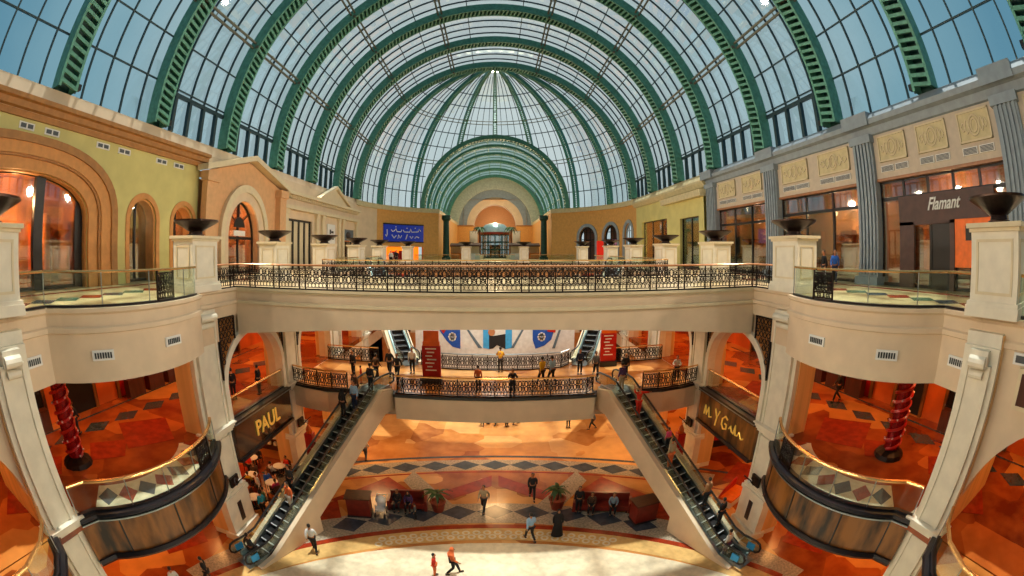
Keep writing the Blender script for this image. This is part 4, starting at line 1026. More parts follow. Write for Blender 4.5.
for sx in (-1, 1):
    for i, (x, y, s) in enumerate(((13.15, 4.15, 1.05), (12.5, 14.35, 1.), (12.6, 21.9, .95), (12.6, 29.6, .95), (12.6, 37.3, .95), (12.5, 44.9, .95), (10.9, 52.6, .95), (3.9, 57.8, .95))):
        w_ = ('at the edge of the picture', 'where the upper bridge meets the near balcony', 'second from the near bridge end', 'third along the gallery', 'fourth along the gallery', 'fifth along the gallery', 'at the bend of the far void', 'beside the centre of the far void')[i]
        side = 'left' if sx < 0 else 'right'
        L1 = 'cream stone pedestal, upper %s side, %s' % (side, w_)
        L2 = 'dark bronze bowl on the %s pedestal %s' % (side, w_)
        if first: a, b = ped, bowl; first = False; a.location = (sx*x, y, 0); a['label'] = L1; b['label'] = L2
        else: a = copy_tree(ped, (sx*x, y, 0), 0, L1); b = copy_tree(bowl, None, 0, L2)
        a.scale = (s, s, s); b.scale = (s, s, s); b.location = (sx*x, y, 2.3*s)
# ================================================================== escalators
def escalator(label, base, top, z0, z1, wd=1.0, fill=4.4, top_open=False, group=None, nside=1, lo=1.0, hi=1.1, panel=True):
    B = Vector(base); T = Vector(top); D = T-B; Lh = D.length; u = D.normalized(); n_ = Vector((u.y, -u.x))
    sa, sb = lo, Lh-hi
    def zl(s): return z0 if s < sa else z1 if s > sb else z0+(z1-z0)*(s-sa)/(sb-sa)
    def P(s, o, z): return (B.x+u.x*s+n_.x*o, B.y+u.y*s+n_.y*o, z)
    t = thing('escalator', label, 'escalator', (B.x, B.y, z0), group=group)
    hw = wd/2; W2 = hw+.42
    FN = lambda s, z, o: P(s, o, z)
    prof = [(0, z0+.12), (sa, z0+.3), (sb, z1+.3), (Lh-.1, z1+.12), (Lh-.1, z1-1.1), (sb+.1, z1-1.15)]
    sl = (z1-z0)/(sb-sa); sf = fill
    prof2 = prof+[(sf, max(z0+.0, z0+(sf-sa)*sl-1.25+.15)), (sf, z0), (0, z0)]
    for sg in (-1, 1):
        part('side_cladding', MB().prism(prof2, sg*(hw+.16), sg*W2, FN), cream, t)
    inner = [(0, z0+.02), (sa, z0+.0), (sb, z1+.0), (Lh-.1, z1+.02), (Lh-.1, z1-1.0), (sb+.1, z1-1.1), (sf, max(z0, z0+(sf-sa)*sl-1.2)), (0.05, z0-.0)]
    part('truss', MB().prism(inner, -(hw+.16), hw+.16, FN), darkstone, t)
    for sg in (-1, 1):
        part('skirt', MB().prism([(0, z0+.02), (sa, z0+.02), (sb, z1+.02), (Lh, z1+.02), (Lh, z1+.3), (sb, z1+.3), (sa, z0+.3), (0, z0+.3)], sg*(hw+.02), sg*(hw+.15), FN), steel, t)
        pts = [(-.35, .35), (sa-.2, .35), (sa, .35)]
        gl = [(-.3, z0+.3), (sa, z0+.33), (sb, z1+.33), (Lh+.3, z1+.33), (Lh+.45, z1+.65), (Lh+.3, z1+.92), (sb, z1+.92), (sa, z0+.92), (-.25, z0+.92), (-.42, z0+.62)]
        part('balustrade_glass', MB().prism(gl, sg*(hw+.08), sg*(hw+.1), FN), glass_r, t)
        hr = [(.1, z0+.36), (-.3, z0+.36), (-.48, z0+.5), (-.5, z0+.7), (-.38, z0+.9), (-.15, z0+.98), (sa-.3, z0+.98), (sa+.3, z0+1.02+.1), (sb-.3, z1+.98-.12), (sb+.3, z1+.98), (Lh+.2, z1+.98), (Lh+.45, z1+.88), (Lh+.55, z1+.65), (Lh+.45, z1+.4), (Lh+.1, z1+.36)]
        part('handrail', MB().tube([P(s, sg*(hw+.09), z) for s, z in hr], .055, 6), black, t)
        if panel: part('newel_panel', MB().prism([(-.15, z0+.4), (.3, z0+.4), (.3, z0+.75), (-.15, z0+.75)], sg*(hw+.06), sg*(hw+.12), FN), bluel, t)
    part('landing_plate', MB().prism([(-.4, z0+.01), (sa, z0+.01), (sa, z0+.05), (-.4, z0+.05)], -hw, hw, FN), steel, t)
    part('landing_plate', MB().prism([(sb, z1+.0), (Lh+.4, z1+.0), (Lh+.4, z1+.05), (sb, z1+.05)], -hw, hw, FN), steel, t)
    n = int((sb-sa)/.4); st0 = None
    M_ = MB(); M_.box(-.02, .38, -hw+.02, hw-.02, -.03, .0); M_.box(.0, .03, -hw+.02, hw-.02, -.24, -.03)
    me = M_.mesh('step', black); E_ = MB().box(-.022, .05, -hw+.03, hw-.03, .001, .008).mesh('step_nosing', mat('step_nosing_metal', 'c4ccd0', .3, .5))
    for i in range(n):
        s = sa+i*(sb-sa)/n
        o = bpy.data.objects.new('step', me); C.objects.link(o); o.parent = t
        x, y, _ = P(s, 0, 0); o.location = (x-B.x, y-B.y, zl(s)+.26-z0); o.rotation_euler = (0, 0, atan2(u.y, u.x))
        k = bpy.data.objects.new('step_nosing', E_); C.objects.link(k); k.parent = o
    return lambda s, o: P(s, o, zl(s)+(.26 if sa < s < sb else .06)), atan2(u.y, u.x)
ESC = {}
for sx in (-1, 1):
    side = 'left' if sx < 0 else 'right'
    ESC[sx] = escalator('%s escalator with black steps and cream side, from ground floor to middle deck' % side, (sx*10.75, 12.0), (sx*6.55, 22.9), Z0, Z1)
    ESC[sx*2] = escalator('distant %s escalator climbing from the back of the middle deck to the upper floor' % side, (sx*5.9, 28.3), (sx*10.9, 37.0), Z1, 0, fill=1.2, panel=False)
# ================================================================== hoarding, back wall of the atrium
struct('wall_back_lower', MB().box(-25, 25, 44.5, 45, Z0, -.4), terra)
t = thing('hoarding', 'tall blue and white printed hoarding with a dark suited figure behind the middle deck', 'hoarding', (0, 36, Z0))
part('board', MB().box(-6.9, 6.9, 36, 36.25, Z0, -1), mat('pale_grey_print', 'd4d8d6', .6, var=.08), t)
FX = lambda u, v, w_: (u, 36-w_, v)
def pl(name, polys, m, d=.03):
    for p in polys: part(name, MB().prism(p, 0, d, FX), m, t)
k = 36/427.
def q_(px, py):  # print artwork coordinates on the board
    return ((px-495)*k*1.01, 1.72-36*math.tan(2*math.asin((py-250)/854)))
pl('blue_field', [[q_(*p) for p in pp] for pp in ([(441, 326), (460, 326), (460, 349), (452, 347), (446, 341), (439, 331)], [(533, 326), (556, 326), (552, 340), (545, 346), (536, 349), (533, 340)])], bluep)
pl('light_blue_field', [[q_(*p) for p in pp] for pp in ([(483, 322), (489, 322), (489, 349), (483, 348)], [(505.5, 322), (512, 322), (512, 348), (505.5, 349)])], bluel)
pl('dark_suit', [[q_(*p) for p in ((489, 334.5), (493, 336), (505.5, 334), (505.5, 349), (501, 347), (497, 345), (493, 348.5), (489, 349))]], mat('dark_print', '12161c', .6), .04)
pl('printed_face', [[(q_(491.5, 332)[0]+.3*cos(radians(a)), q_(491.5, 332)[1]+.34*sin(radians(a))) for a in range(0, 360, 30)]], skin, .05)
pl('red_corner', [[q_(*p) for p in pp] for pp in ([(437, 326), (448, 326), (443, 334)], [(546, 326), (557, 326), (556, 333), (548, 332)])], redm, .05)
pl('grey_folds', [[q_(*p) for p in pp] for pp in ([(464, 326), (466, 326), (482, 348), (478, 348)], [(524, 326), (526, 326), (514, 348), (511, 348)], [(561, 326), (563, 326), (556, 349), (553, 349)])], mat('slate_print', '5a7080', .6), .03)
for cx, cy in ((452, 337), (542, 337)):
    c0 = q_(cx, cy); mb = MB()
    for a in range(0, 360, 45): mb.prism([(c0[0]+.2*cos(radians(a))+.17*cos(radians(b)), c0[1]+.24*sin(radians(a))+.17*sin(radians(b))) for b in range(0, 360, 60)], 0, .06, FX)
    part('white_flower_emblem', mb, whitep, t)
for sx in (-1, 1):
    side = 'left' if sx < 0 else 'right'
    # red banner stands
    x, y = (-3.75, 24.4) if sx < 0 else (7.7, 27.7)
    t = thing('banner_stand', 'red banner stand with white writing, %s' % ('orange top, near the middle deck front railing' if sx < 0 else 'beside the far right escalator'), 'banner stand', (x, y, Z1))
    H = 2.3; ww = .55
    part('banner', MB().box(x-ww, x+ww, y-.12, y+.12, .35+Z1, H+Z1), redm, t)
    part('base', MB().box(x-ww-.05, x+ww+.05, y-.3, y+.3, Z1, Z1+.35), darkstone, t)
    part('cap', MB().box(x-ww+.05, x+ww-.05, y-.1, y+.1, Z1+H, Z1+H+.25).box(x-ww+.1, x+ww-.1, y-.08, y+.08, Z1+H+.25, Z1+H+.9), orangel, t)
    mb = MB()
    for i in range(7): mb.box(x-.35+.1*(i % 2), x+.3-.12*(i % 3), y-.14, y-.12, Z1+2.1-i*.22, Z1+2.17-i*.22)
    part('banner_text', mb, whitep, t)
    # middle floor shops at the back
    for j, (a, b) in enumerate(((8.4, 11.6),)):
        t = thing('storefront', 'middle floor storefront with dark poster and cream piers, beyond the %s deck railing' % side, 'storefront', (sx*10.0, 40, Z1))
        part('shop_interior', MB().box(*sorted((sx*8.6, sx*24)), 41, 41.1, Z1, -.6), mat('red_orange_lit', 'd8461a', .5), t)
        for xx in (7.6, 9.6, 12.0, 16): part('cream_pillar', MB().box(*sorted((sx*xx, sx*(xx+.5))), 39.8, 40.3, Z1, -.6), cream, t)
        
        part('poster', MB().box(*sorted((sx*8.2, sx*9.5)), 40.2, 40.3, Z1, -3), wood, t)
        part('poster', MB().box(*sorted((sx*10.3, sx*11.8)), 40.2, 40.3, Z1, -3), shopdk, t)
for i, (x, w_) in enumerate(((-15.5, 'left'), (15.2, 'right'))):
    y = 7.6 if i == 0 else 8.9
    t = thing('tinsel_column', 'tall red glittering garland column on a dark foot, middle floor %s gallery' % w_, 'decoration', (x, y, Z1))
    part('core', MB().tube([(x, y, Z1+.3), (x, y, -.6)], .36, 12), mat('red_tinsel', '8c0c10', .25, .5, var=.5, scale=14), t)
    mb = MB(); 
    for s2 in (0, 1): mb.tube([(x+.42*cos(q*.5+pi*s2), y+.42*sin(q*.5+pi*s2), Z1+.4+q*.062) for q in range(80)], .07, 5)
    part('garland', mb, redm, t)
    mb = MB()
    for q in range(44): mb.ball((x+.46*cos(q*.9), y+.46*sin(q*.9), Z1+.45+q*.11), .05, 6, 4)
    part('baubles', mb, mat('pale_bauble', 'e8c8c0', .2, .3), t)
    part('foot', MB().lathe(x, y, [(0, Z1), (.75, Z1), (.7, Z1+.18), (.4, Z1+.35), (0, Z1+.4)], 12), iron, t)
# outer gallery shops on both lower levels
for sx in (-1, 1):
    side = 'left' if sx < 0 else 'right'
    for z, lv in ((Z1, 'middle'), (Z0, 'ground')):
        for j, (a, b) in enumerate(((-3, 2.2), (4, 8.6), (10.4, 12.4), (14.5, 20), (22.5, 28))):
            t = thing('shop_entrance', 'dark shop opening in the orange outer wall, %s floor, %s side, %s from the camera' % (lv, side, ('first', 'second', 'third', 'fourth', 'fifth')[j]), 'shop entrance', (sx*20.1, (a+b)/2, z), group='shop openings in the outer gallery walls')
            xa, xb = sorted((sx*20.0, sx*20.2))
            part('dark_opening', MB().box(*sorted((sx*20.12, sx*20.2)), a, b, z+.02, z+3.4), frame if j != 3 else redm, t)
            mb = MB(); mb.box(xa, xb, a-.2, a, z, z+3.6); mb.box(xa, xb, b, b+.2, z, z+3.6); mb.box(xa, xb, a-.2, b+.2, z+3.4, z+3.7); part('surround', mb, brownmarble, t)
            if j in (0, 1, 3):
                mb = MB()
                for q in range(3): mb.box(*sorted((sx*19.4, sx*19.9)), a+.3+q*(b-a)/3, a+.3+q*(b-a)/3+(b-a)/4, z, z+1.0)
                part('display_counter', mb, wood, t)
# iron wall lanterns on the piers at ground level
for sx in (-1, 1):
    side = 'left' if sx < 0 else 'right'
    for i, y in enumerate((14.3, 22.5)):
        x = sx*11.95
        t = thing('wall_bracket', 'black iron scroll bracket on the %s %s pier above its base' % (('second', 'third')[i], side), 'bracket', (x, y, -8.9))
        mb = MB()
        for s2 in (-1, 1): mb.tube([(x-sx*(.05+.12*q), y+s2*.25*sin(q*.9), -8.7-.1*q*(q < 3)+.1*(q-3)*(q >= 3)) for q in range(6)], .035, 5)
        mb.box(x-.06, x+.06, y-.35, y+.35, -9.1, -8.6); part('scroll', mb, iron, t)
        part('lamp_glass', MB().ball((x-sx*.4, y, -8.75), .12, 8, 6), whitep, t)
# ================================================================== ground floor furniture
def pot(x, y, z, label, s=1., kind='palm'):
    t = thing('potted_palm', label, 'plant', (x, y, z))
    part('pot', MB().lathe(x, y, [(0, z), (.26*s, z), (.4*s, z+.62*s), (.44*s, z+.66*s), (.36*s, z+.66*s), (.3*s, z+.55*s), (0, z+.55*s)], 14), soil, t, True)
    part('trunk', MB().tube([(x, y, z+.5*s), (x+.04, y, z+.9*s), (x, y+.03, z+1.25*s)], [.06*s, .05*s, .04*s], 6), wood, t)
    mb = MB(); rnd = random.Random(int(x*100))
    for i in range(16):
        a = 2*pi*i/16+rnd.uniform(-.2, .2); up = rnd.uniform(.25, .9); ln = rnd.uniform(.6, .95)*s; prev = None
        for q in range(6):
            f = q/5; c = Vector((x+cos(a)*ln*f, y+sin(a)*ln*f, z+1.2*s+up*ln*f-.9*ln*f*f)); sd = Vector((-sin(a), cos(a), 0))*.09*s*sin(pi*min(.97, f+.15)); sd.z = -.02
            if prev: mb.add([prev[0], prev[1], tuple(c+sd), tuple(c-sd)], [(0, 1, 2, 3)])
            prev = (tuple(c-sd), tuple(c+sd))
    part('fronds', mb, leaf, t)
pot(-2.95, 18.9, Z0, 'potted palm beside the left seated group in the middle of the ground floor')
pot(3.25, 19.1, Z0, 'potted palm beside the long right bench on the ground floor', 1.1)
def bench(x, y, z, L, rz, label):
    t = thing('sofa', label, 'sofa', (x, y, z), rz)
    part('seat', MB().box(-L/2, L/2, -.38, .38, .18, .46), leather, t, org=(0, 0, 0))
    part('backrest', MB().box(-L/2, L/2, .3, .46, .4, .95), leather, t, org=(0, 0, 0))
    for s2 in (-1, 1): part('armrest', MB().box(*sorted((s2*L/2, s2*(L/2+.16))), -.38, .46, .0, .66), leather, t, org=(0, 0, 0))
    for a in (-1, 1):
        for b in (-1, 1): part('leg', MB().box(a*(L/2-.1)-.04, a*(L/2-.1)+.04, b*.3-.04, b*.3+.04, 0, .18), wood, t, org=(0, 0, 0))
bench(-4.6, 19.0, Z0, 1.8, .1, 'dark red sofa beside the left potted palm on the ground floor')
bench(5.6, 18.6, Z0, 2.8, -.25, 'long dark red sofa right of the right potted palm')
for x, y, lb in ((-6.95, 17.9, 'left of the sofa, near the left escalator side'), (7.45, 17.2, 'right of the long sofa, near the right escalator side')):
    t = thing('display_kiosk', 'dark red boxy kiosk '+lb, 'kiosk', (x, y, Z0), .15)
    part('body', MB().box(-.6, .6, -.4, .4, 0, 1.2), leather, t, org=(0, 0, 0)); part('counter', MB().box(-.68, .68, -.48, .48, 1.2, 1.27), wood, t, org=(0, 0, 0)); part('base', MB().box(-.64, .64, -.44, .44, 0, .1), darkstone, t, org=(0, 0, 0))
def wheel(x, y, z, r, rz): 
    return [(x+r*cos(radians(q))*cos(rz), y+r*cos(radians(q))*sin(rz), z+r*sin(radians(q))) for q in range(0, 360, 30)]
t = thing('pushchair', 'white and silver pushchair parked left of the seated group', 'pushchair', (-5.85, 18.05, Z0))
x, y = -5.85, 18.05
for dx in (-.25, .25):
    for dy, r in ((-.3, .12), (.3, .18)): part('wheel', MB().tube(wheel(x+dx, y+dy, Z0+r, r, pi/2), .03, 6, True), black, t)
mb = MB()
for dx in (-.25, .25): mb.tube([(x+dx, y-.3, Z0+.15), (x+dx, y+.1, Z0+.6), (x+dx, y+.5, Z0+1.05)], .02, 6); mb.tube([(x+dx, y+.3, Z0+.18), (x+dx, y-.1, Z0+.65)], .02, 6)
mb.tube([(x-.25, y+.5, Z0+1.05), (x+.25, y+.5, Z0+1.05)], .025, 6); part('frame', mb, steel, t)
part('seat', MB().prism([(-.3, .4), (.2, .35), (.38, .95), (.3, .98), (.12, .48), (-.3, .5)], x-.22, x+.22, lambda u, v, w_: (w_, y+u, Z0+v)), whitep, t)
part('canopy', MB().lathe(0, 0, [(.28, 0), (.26, .12), (.18, .22), (.0, .28)], 12).mapped(lambda a, b, c: (x+a, y+.2+b, Z0+.85+c)), whitep, t, True)
# cafe under the left gallery, counters
t = thing('cafe_counter', 'dark wooden cafe counter with shelves under the left gallery', 'counter', (-13.6, 22.2, Z0))
part('cabinet', MB().box(-16.5, -12.7, 23.4, 24.0, Z0, Z0+2.3), wood, t)
mb = MB()
for z in (.5, 1.0, 1.5, 2.0): mb.box(-16.4, -12.8, 23.1, 23.4, Z0+z, Z0+z+.05)
part('shelves', mb, wood, t)
for z in (.55, 1.05, 1.55):
    for q in range(7): part('goods_box', MB().box(-16.3+q*.5, -16.05+q*.5, 23.15, 23.35, Z0+z, Z0+z+.22), whitep, t)
t = thing('cafe_counter', 'long orange lit bakery counter along the left gallery on the ground floor', 'counter', (-16, 18.5, Z0))
part('front', MB().box(-17.2, -16.6, 16.0, 21.5, Z0, Z0+1.05), mat('amber_panel', 'c87a2c', .4), t); part('worktop', MB().box(-17.3, -16.5, 15.9, 21.6, Z0+1.05, Z0+1.1), darkstone, t)
part('glass_case', MB().box(-17.1, -16.7, 16.2, 21.3, Z0+1.1, Z0+1.5), glass_r, t)
def make_table():
    t = thing('cafe_table', 'x', 'table', (0, 0, 0), group='cafe tables under the left gallery')
    part('table_top', MB().lathe(0, 0, [(0, .72), (.4, .72), (.4, .76), (0, .76)], 16), whitep, t)
    part('stem', MB().tube([(0, 0, .03), (0, 0, .72)], .035, 8), iron, t); part('base', MB().lathe(0, 0, [(0, 0), (.25, 0), (.22, .03), (0, .05)], 12), iron, t)
    return t
def make_chair():
    t = thing('cafe_chair', 'x', 'chair', (0, 0, 0), group='cafe chairs under the left gallery')
    part('seat', MB().box(-.2, .2, -.2, .2, .43, .47), wood, t); part('backrest', MB().box(-.2, .2, -.22, -.18, .55, .9), wood, t)
    for a in (-1, 1):
        for b in (-1, 1): part('leg', MB().beam((a*.19, b*.19, 0), (a*.17, b*.17 if b > 0 else -.2, .43 if b > 0 else .9), .035, .035), wood, t)
    return t
tb, chp = make_table(), make_chair()
TB = [(-12.9, 20.3), (-14.0, 18.6), (-12.4, 18.3), (-13.9, 16.9), (-12.6, 16.4), (-15.1, 20.6), (-15.2, 16.1)]
tl = ['nearest the third pier', 'in the middle of the cafe', 'beside the escalator handrail', 'between the middle and the second pier', 'closest to the second pier', 'by the dark shelves', 'by the bakery counter']
SEATS = []
for i, (x, y) in enumerate(TB):
    t = tb if i == 0 else copy_tree(tb); t.location = (x, y, Z0); t['label'] = 'small round white cafe table '+tl[i]
    for k in range(2):
        a = 1.1+i*.7+k*pi; cx, cy = x+.62*cos(a), y+.62*sin(a)
        c = chp if (i, k) == (0, 0) else copy_tree(chp)
        c.location = (cx, cy, Z0); c.rotation_euler = (0, 0, a+pi/2); c['label'] = 'wooden chair, %s side of the cafe table %s' % (('near', 'far')[int(sin(a) > 0)], tl[i])
        SEATS.append((cx, cy, a+pi/2))
# red shop front under the right gallery
t = thing('storefront', 'deep red storefront with a cream name board under the right lettered balcony', 'storefront', (16.0, 20.5, Z0))
F3 = lambda u, v, w_: (u, 24-w_, v)
part('red_front', MB().box(12.9, 17.5, 24.0, 24.3, Z0, Z0+4.6), redm, t)
part('name_board', MB().box(14.0, 16.2, 23.94, 24.0, Z0+2.7, Z0+3.25), creamd, t)
part('dark_plinth', MB().box(12.9, 17.5, 23.9, 24.0, Z0, Z0+.5), darkstone, t)
mb = MB()
for i in range(6): mb.box(14.2+i*.32, 14.42+i*.32, 23.9, 23.94, Z0+2.85, Z0+3.1)
part('board_letters', mb, wood, t)
t = thing('orange_seat', 'angular orange and white lounge seat near the foot of the right escalator', 'seat', (12.9, 17.2, Z0), .5)
part('base', MB().box(-.9, .9, -.45, .45, 0, .38), whitep, t, org=(0, 0, 0)); part('cushion', MB().box(-.9, .9, -.45, .45, .38, .5), orangel, t, org=(0, 0, 0)); part('backrest', MB().prism([(-.9, .5), (.9, .5), (.9, 1.0), (-.3, .75)], .38, .5, lambda u, v, w_: (u, w_, v)), redm, t, org=(0, 0, 0))
# panelled closure behind each escalator
for sx in (-1, 1):
    side = 'left' if sx < 0 else 'right'
    t = thing('red_pillar_kiosk', 'slim red and dark kiosk pillar behind the %s escalator near the third pier' % side, 'kiosk', (sx*10.9, 21.2, Z0))
    x, y = sx*10.9, 21.4
    part('body', MB().box(x-.25, x+.25, y-.25, y+.25, Z0, Z0+2.9), redm, t); part('lantern', MB().lathe(x, y, [(.16, Z0+2.9), (.2, Z0+3.1), (.1, Z0+3.35), (0, Z0+3.5)], 8), orangel, t)
    part('side_screen', MB().box(*sorted((x-sx*.25, x-sx*1.4)), y-.05, y+.05, Z0+.3, Z0+2.3), wood, t)
# far end: lift tower, palms, kiosks
t = thing('glass_lift', 'dark teal glass lift tower with silver top at the far end of the corridor', 'lift', (0, 92, 0))
mb = MB()
for a in range(0, 360, 30): x, y = 3*cos(radians(a)), 92+3*sin(radians(a)); mb.beam((x, y, 0), (x, y, 5.2), .22, .22)
for z in (0.1, 1.8, 3.4, 5.1): mb.tube([(3*cos(radians(a)), 92+3*sin(radians(a)), z) for a in range(0, 360, 15)], .14, 6, True)
part('tower_frame', mb, tealdk, t)
part('glass_shaft', MB().lathe(0, 92, [(2.8, 0), (2.8, 5.2)], 24), glass_s, t)
part('lift_car', MB().box(-1.2, 1.2, 91, 93, .3, 2.8), frame, t)
part('red_band', MB().lathe(0, 92, [(3.1, 5.0), (3.2, 5.0), (3.2, 5.5), (3.1, 5.5)], 24), leather, t)
part('dome_top', MB().lathe(0, 92, [(3.2, 5.5), (2.9, 6.4), (2.0, 7.2), (0, 7.7)], 24), mat('silver_panel', 'a8bcc0', .3, .4), t, True)
for sx in (-1, 1):
    side = 'left' if sx < 0 else 'right'
    x, y = sx*3.1, 84
    t = thing('palm_tree', 'tall dark palm tree on the %s of the far glass lift' % side, 'tree', (x, y, 0))
    part('trunk', MB().tube([(x, y, .6), (x+.1, y, 3), (x, y, 6.2)], [.2, .16, .13], 8), wood, t)
    mb = MB()
    for i in range(18):
        a = 2*pi*i/18; prev = None; up = .3+.5*((i*7) % 5)/5
        for q in range(7):
            f = q/6; c = Vector((x+cos(a)*1.7*f, y+sin(a)*1.7*f, 6.1+up*1.6*f-1.9*f*f)); sd = Vector((-sin(a), cos(a), 0))*.22*sin(pi*min(.97, f+.1))
            if prev: mb.add([prev[0], prev[1], tuple(c+sd), tuple(c-sd)], [(0, 1, 2, 3)])
            prev = (tuple(c-sd), tuple(c+sd))
    part('fronds', mb, leaf, t); part('planter', MB().lathe(x, y, [(0, 0), (.8, 0), (.95, .7), (.8, .7), (0, .6)], 12), whitep, t)
    t = thing('hanging_banner', 'white banner hanging beside the %s palm at the far lift' % side, 'banner', (sx*4.0, 88, 3))
    part('cloth', MB().box(sx*4.4-.8, sx*4.4+.8, 88, 88.06, 2.9, 5.6), whitep, t); part('pole', MB().tube([(sx*4.4-.9, 88.03, 5.6), (sx*4.4+.9, 88.03, 5.6)], .05, 6), steel, t); part('mast', MB().tube([(sx*5.2, 88.03, 0), (sx*5.2, 88.03, 5.7)], .06, 6), steel, t)
    for j, (kx, ky) in enumerate(((3.9, 76), (7.0, 80))):
        t = thing('food_kiosk', '%s white food kiosk with dark brown awning, %s side of the far corridor' % (('inner', 'outer')[j], side), 'kiosk', (sx*kx, ky, 0))
        X_ = sx*kx
        part('counter', MB().box(X_-1.2, X_+1.2, ky-.7, ky+.7, 0, 1.1), whitep if j == 0 else mat('amber_panel', 'c87a2c', .4), t); part('back_wall', MB().box(X_-1.2, X_+1.2, ky+.6, ky+.7, 1.1, 2.4), creamd, t)
        part('awning', MB().prism([(-.95, 2.35), (.8, 2.6), (.8, 3.0), (-.95, 2.6)], X_-1.4, X_+1.4, lambda u, v, w_: (w_, ky+u, v)), wood, t)
        for a in (-1, 1): part('post', MB().box(X_+a*1.15-.05, X_+a*1.15+.05, ky-.7, ky-.6, 1.1, 2.5), wood, t)
t = thing('red_pillar_sign', 'tall red lit advertising pillar between two arched windows on the upper right', 'sign', (15.9, 63.1, 0))
part('light_box', MB().box(15.4, 16.4, 62.9, 63.3, .2, 3.1), mat('red_lit', 'e02818', .4, emit=.5), t); part('base', MB().box(15.5, 16.3, 62.9, 63.3, 0, .2), darkstone, t)

# ================================================================== people
def skinmesh(nodes, edges, root, sub=1):
    names = list(nodes); me = bpy.data.meshes.new('sk'); me.from_pydata([nodes[n][0] for n in names], [(names.index(a), names.index(b)) for a, b in edges], [])
    o = bpy.data.objects.new('sk', me); C.objects.link(o); m = o.modifiers.new('s', 'SKIN'); m.use_smooth_shade = True
    lay = me.skin_vertices[0].data
    for i, n in enumerate(names):
        r = nodes[n][1]; lay[i].radius = r if isinstance(r, tuple) else (r, r); lay[i].use_root = (n == root)
    s = o.modifiers.new('u', 'SUBSURF'); s.levels = sub; s.render_levels = sub
    dg = bpy.context.evaluated_depsgraph_get(); me2 = bpy.data.meshes.new_from_object(o.evaluated_get(dg))
    bpy.data.objects.remove(o); bpy.data.meshes.remove(me); return me2
def tomb(me):
    mb = MB(); mb.v = [tuple(v.co) for v in me.vertices]; mb.f = [tuple(p.vertices) for p in me.polygons]; return mb
def pose_nodes(pose):
    N = dict(pelvis=((0, 0, .95), (.13, .1)), waist=((0, 0, 1.1), (.12, .085)), chest=((0, 0, 1.28), (.15, .1)), neckb=((0, 0, 1.43), (.07, .065)), neck=((0, .01, 1.5), .05), head=((0, .02, 1.57), .06))
    hip, kn, an, toe = .95, .5, .09, .03
    for s, sn in ((-1, 'l'), (1, 'r')):
        N['sh'+sn] = ((s*.17, 0, 1.39), .06); N['el'+sn] = ((s*.22, -.03, 1.12), .042); N['wr'+sn] = ((s*.23, .06, .89), .028); N['ha'+sn] = ((s*.23, .09, .82), (.035, .018))
        N['hp'+sn] = ((s*.09, 0, .88), .085); N['kn'+sn] = ((s*.1, .02, .5), .058); N['an'+sn] = ((s*.1, -.02, .09), .04); N['to'+sn] = ((s*.11, .13, .035), .035)
    def setn(**k):
        for a, p in k.items(): N[a] = (p, N[a][1])
    if pose == 'walk':
        setn(knl=(-.09, .2, .52), anl=(-.09, .3, .1), tol=(-.09, .45, .07), knr=(.09, .02, .5), anr=(.1, -.3, .16), tor=(.1, -.2, .05), ell=(-.23, -.13, 1.14), wrl=(-.24, -.12, .92), hal=(-.24, -.1, .85), elr=(.23, .05, 1.12), wrr=(.22, .22, .95), har=(.22, .28, .9))
    if pose == 'sit':
        for k in list(N): 
            p = N[k][0]
            if k[:2] not in ('kn', 'an', 'to'): N[k] = ((p[0], p[1], p[2]-.43), N[k][1])
        for s, sn in ((-1, 'l'), (1, 'r')):
            setn(**{'hp'+sn: (s*.09, .06, .5), 'kn'+sn: (s*.12, .45, .5), 'an'+sn: (s*.12, .46, .09), 'to'+sn: (s*.12, .6, .035), 'el'+sn: (s*.24, .05, .72), 'wr'+sn: (s*.16, .27, .62), 'ha'+sn: (s*.12, .34, .6)})
    if pose == 'arms':
        setn(ell=(-.42, .05, 1.33), wrl=(-.64, .1, 1.3), hal=(-.71, .1, 1.3), elr=(.38, .05, 1.5), wrr=(.45, .08, 1.72), har=(.46, .08, 1.79))
    if pose == 'lean':
        setn(waist=(0, .03, 1.1), chest=(0, .1, 1.26), neckb=(0, .17, 1.39), neck=(0, .2, 1.45), head=(0, .23, 1.52))
        for s, sn in ((-1, 'l'), (1, 'r')): setn(**{'sh'+sn: (s*.17, .12, 1.35), 'el'+sn: (s*.26, .22, 1.13), 'wr'+sn: (s*.14, .4, 1.12), 'ha'+sn: (s*.08, .45, 1.12)})
    return N
TORSO = [('pelvis', 'waist'), ('waist', 'chest'), ('chest', 'neckb')]
def limb(sn, arm=True): return [('chest', 'sh'+sn), ('sh'+sn, 'el'+sn), ('el'+sn, 'wr'+sn)]
def legs(sn): return [('pelvis', 'hp'+sn), ('hp'+sn, 'kn'+sn), ('kn'+sn, 'an'+sn)]
def mk(name, mb, m):
    me = mb.mesh(name, m); 
    for p in me.polygons: p.use_smooth = True
    return me
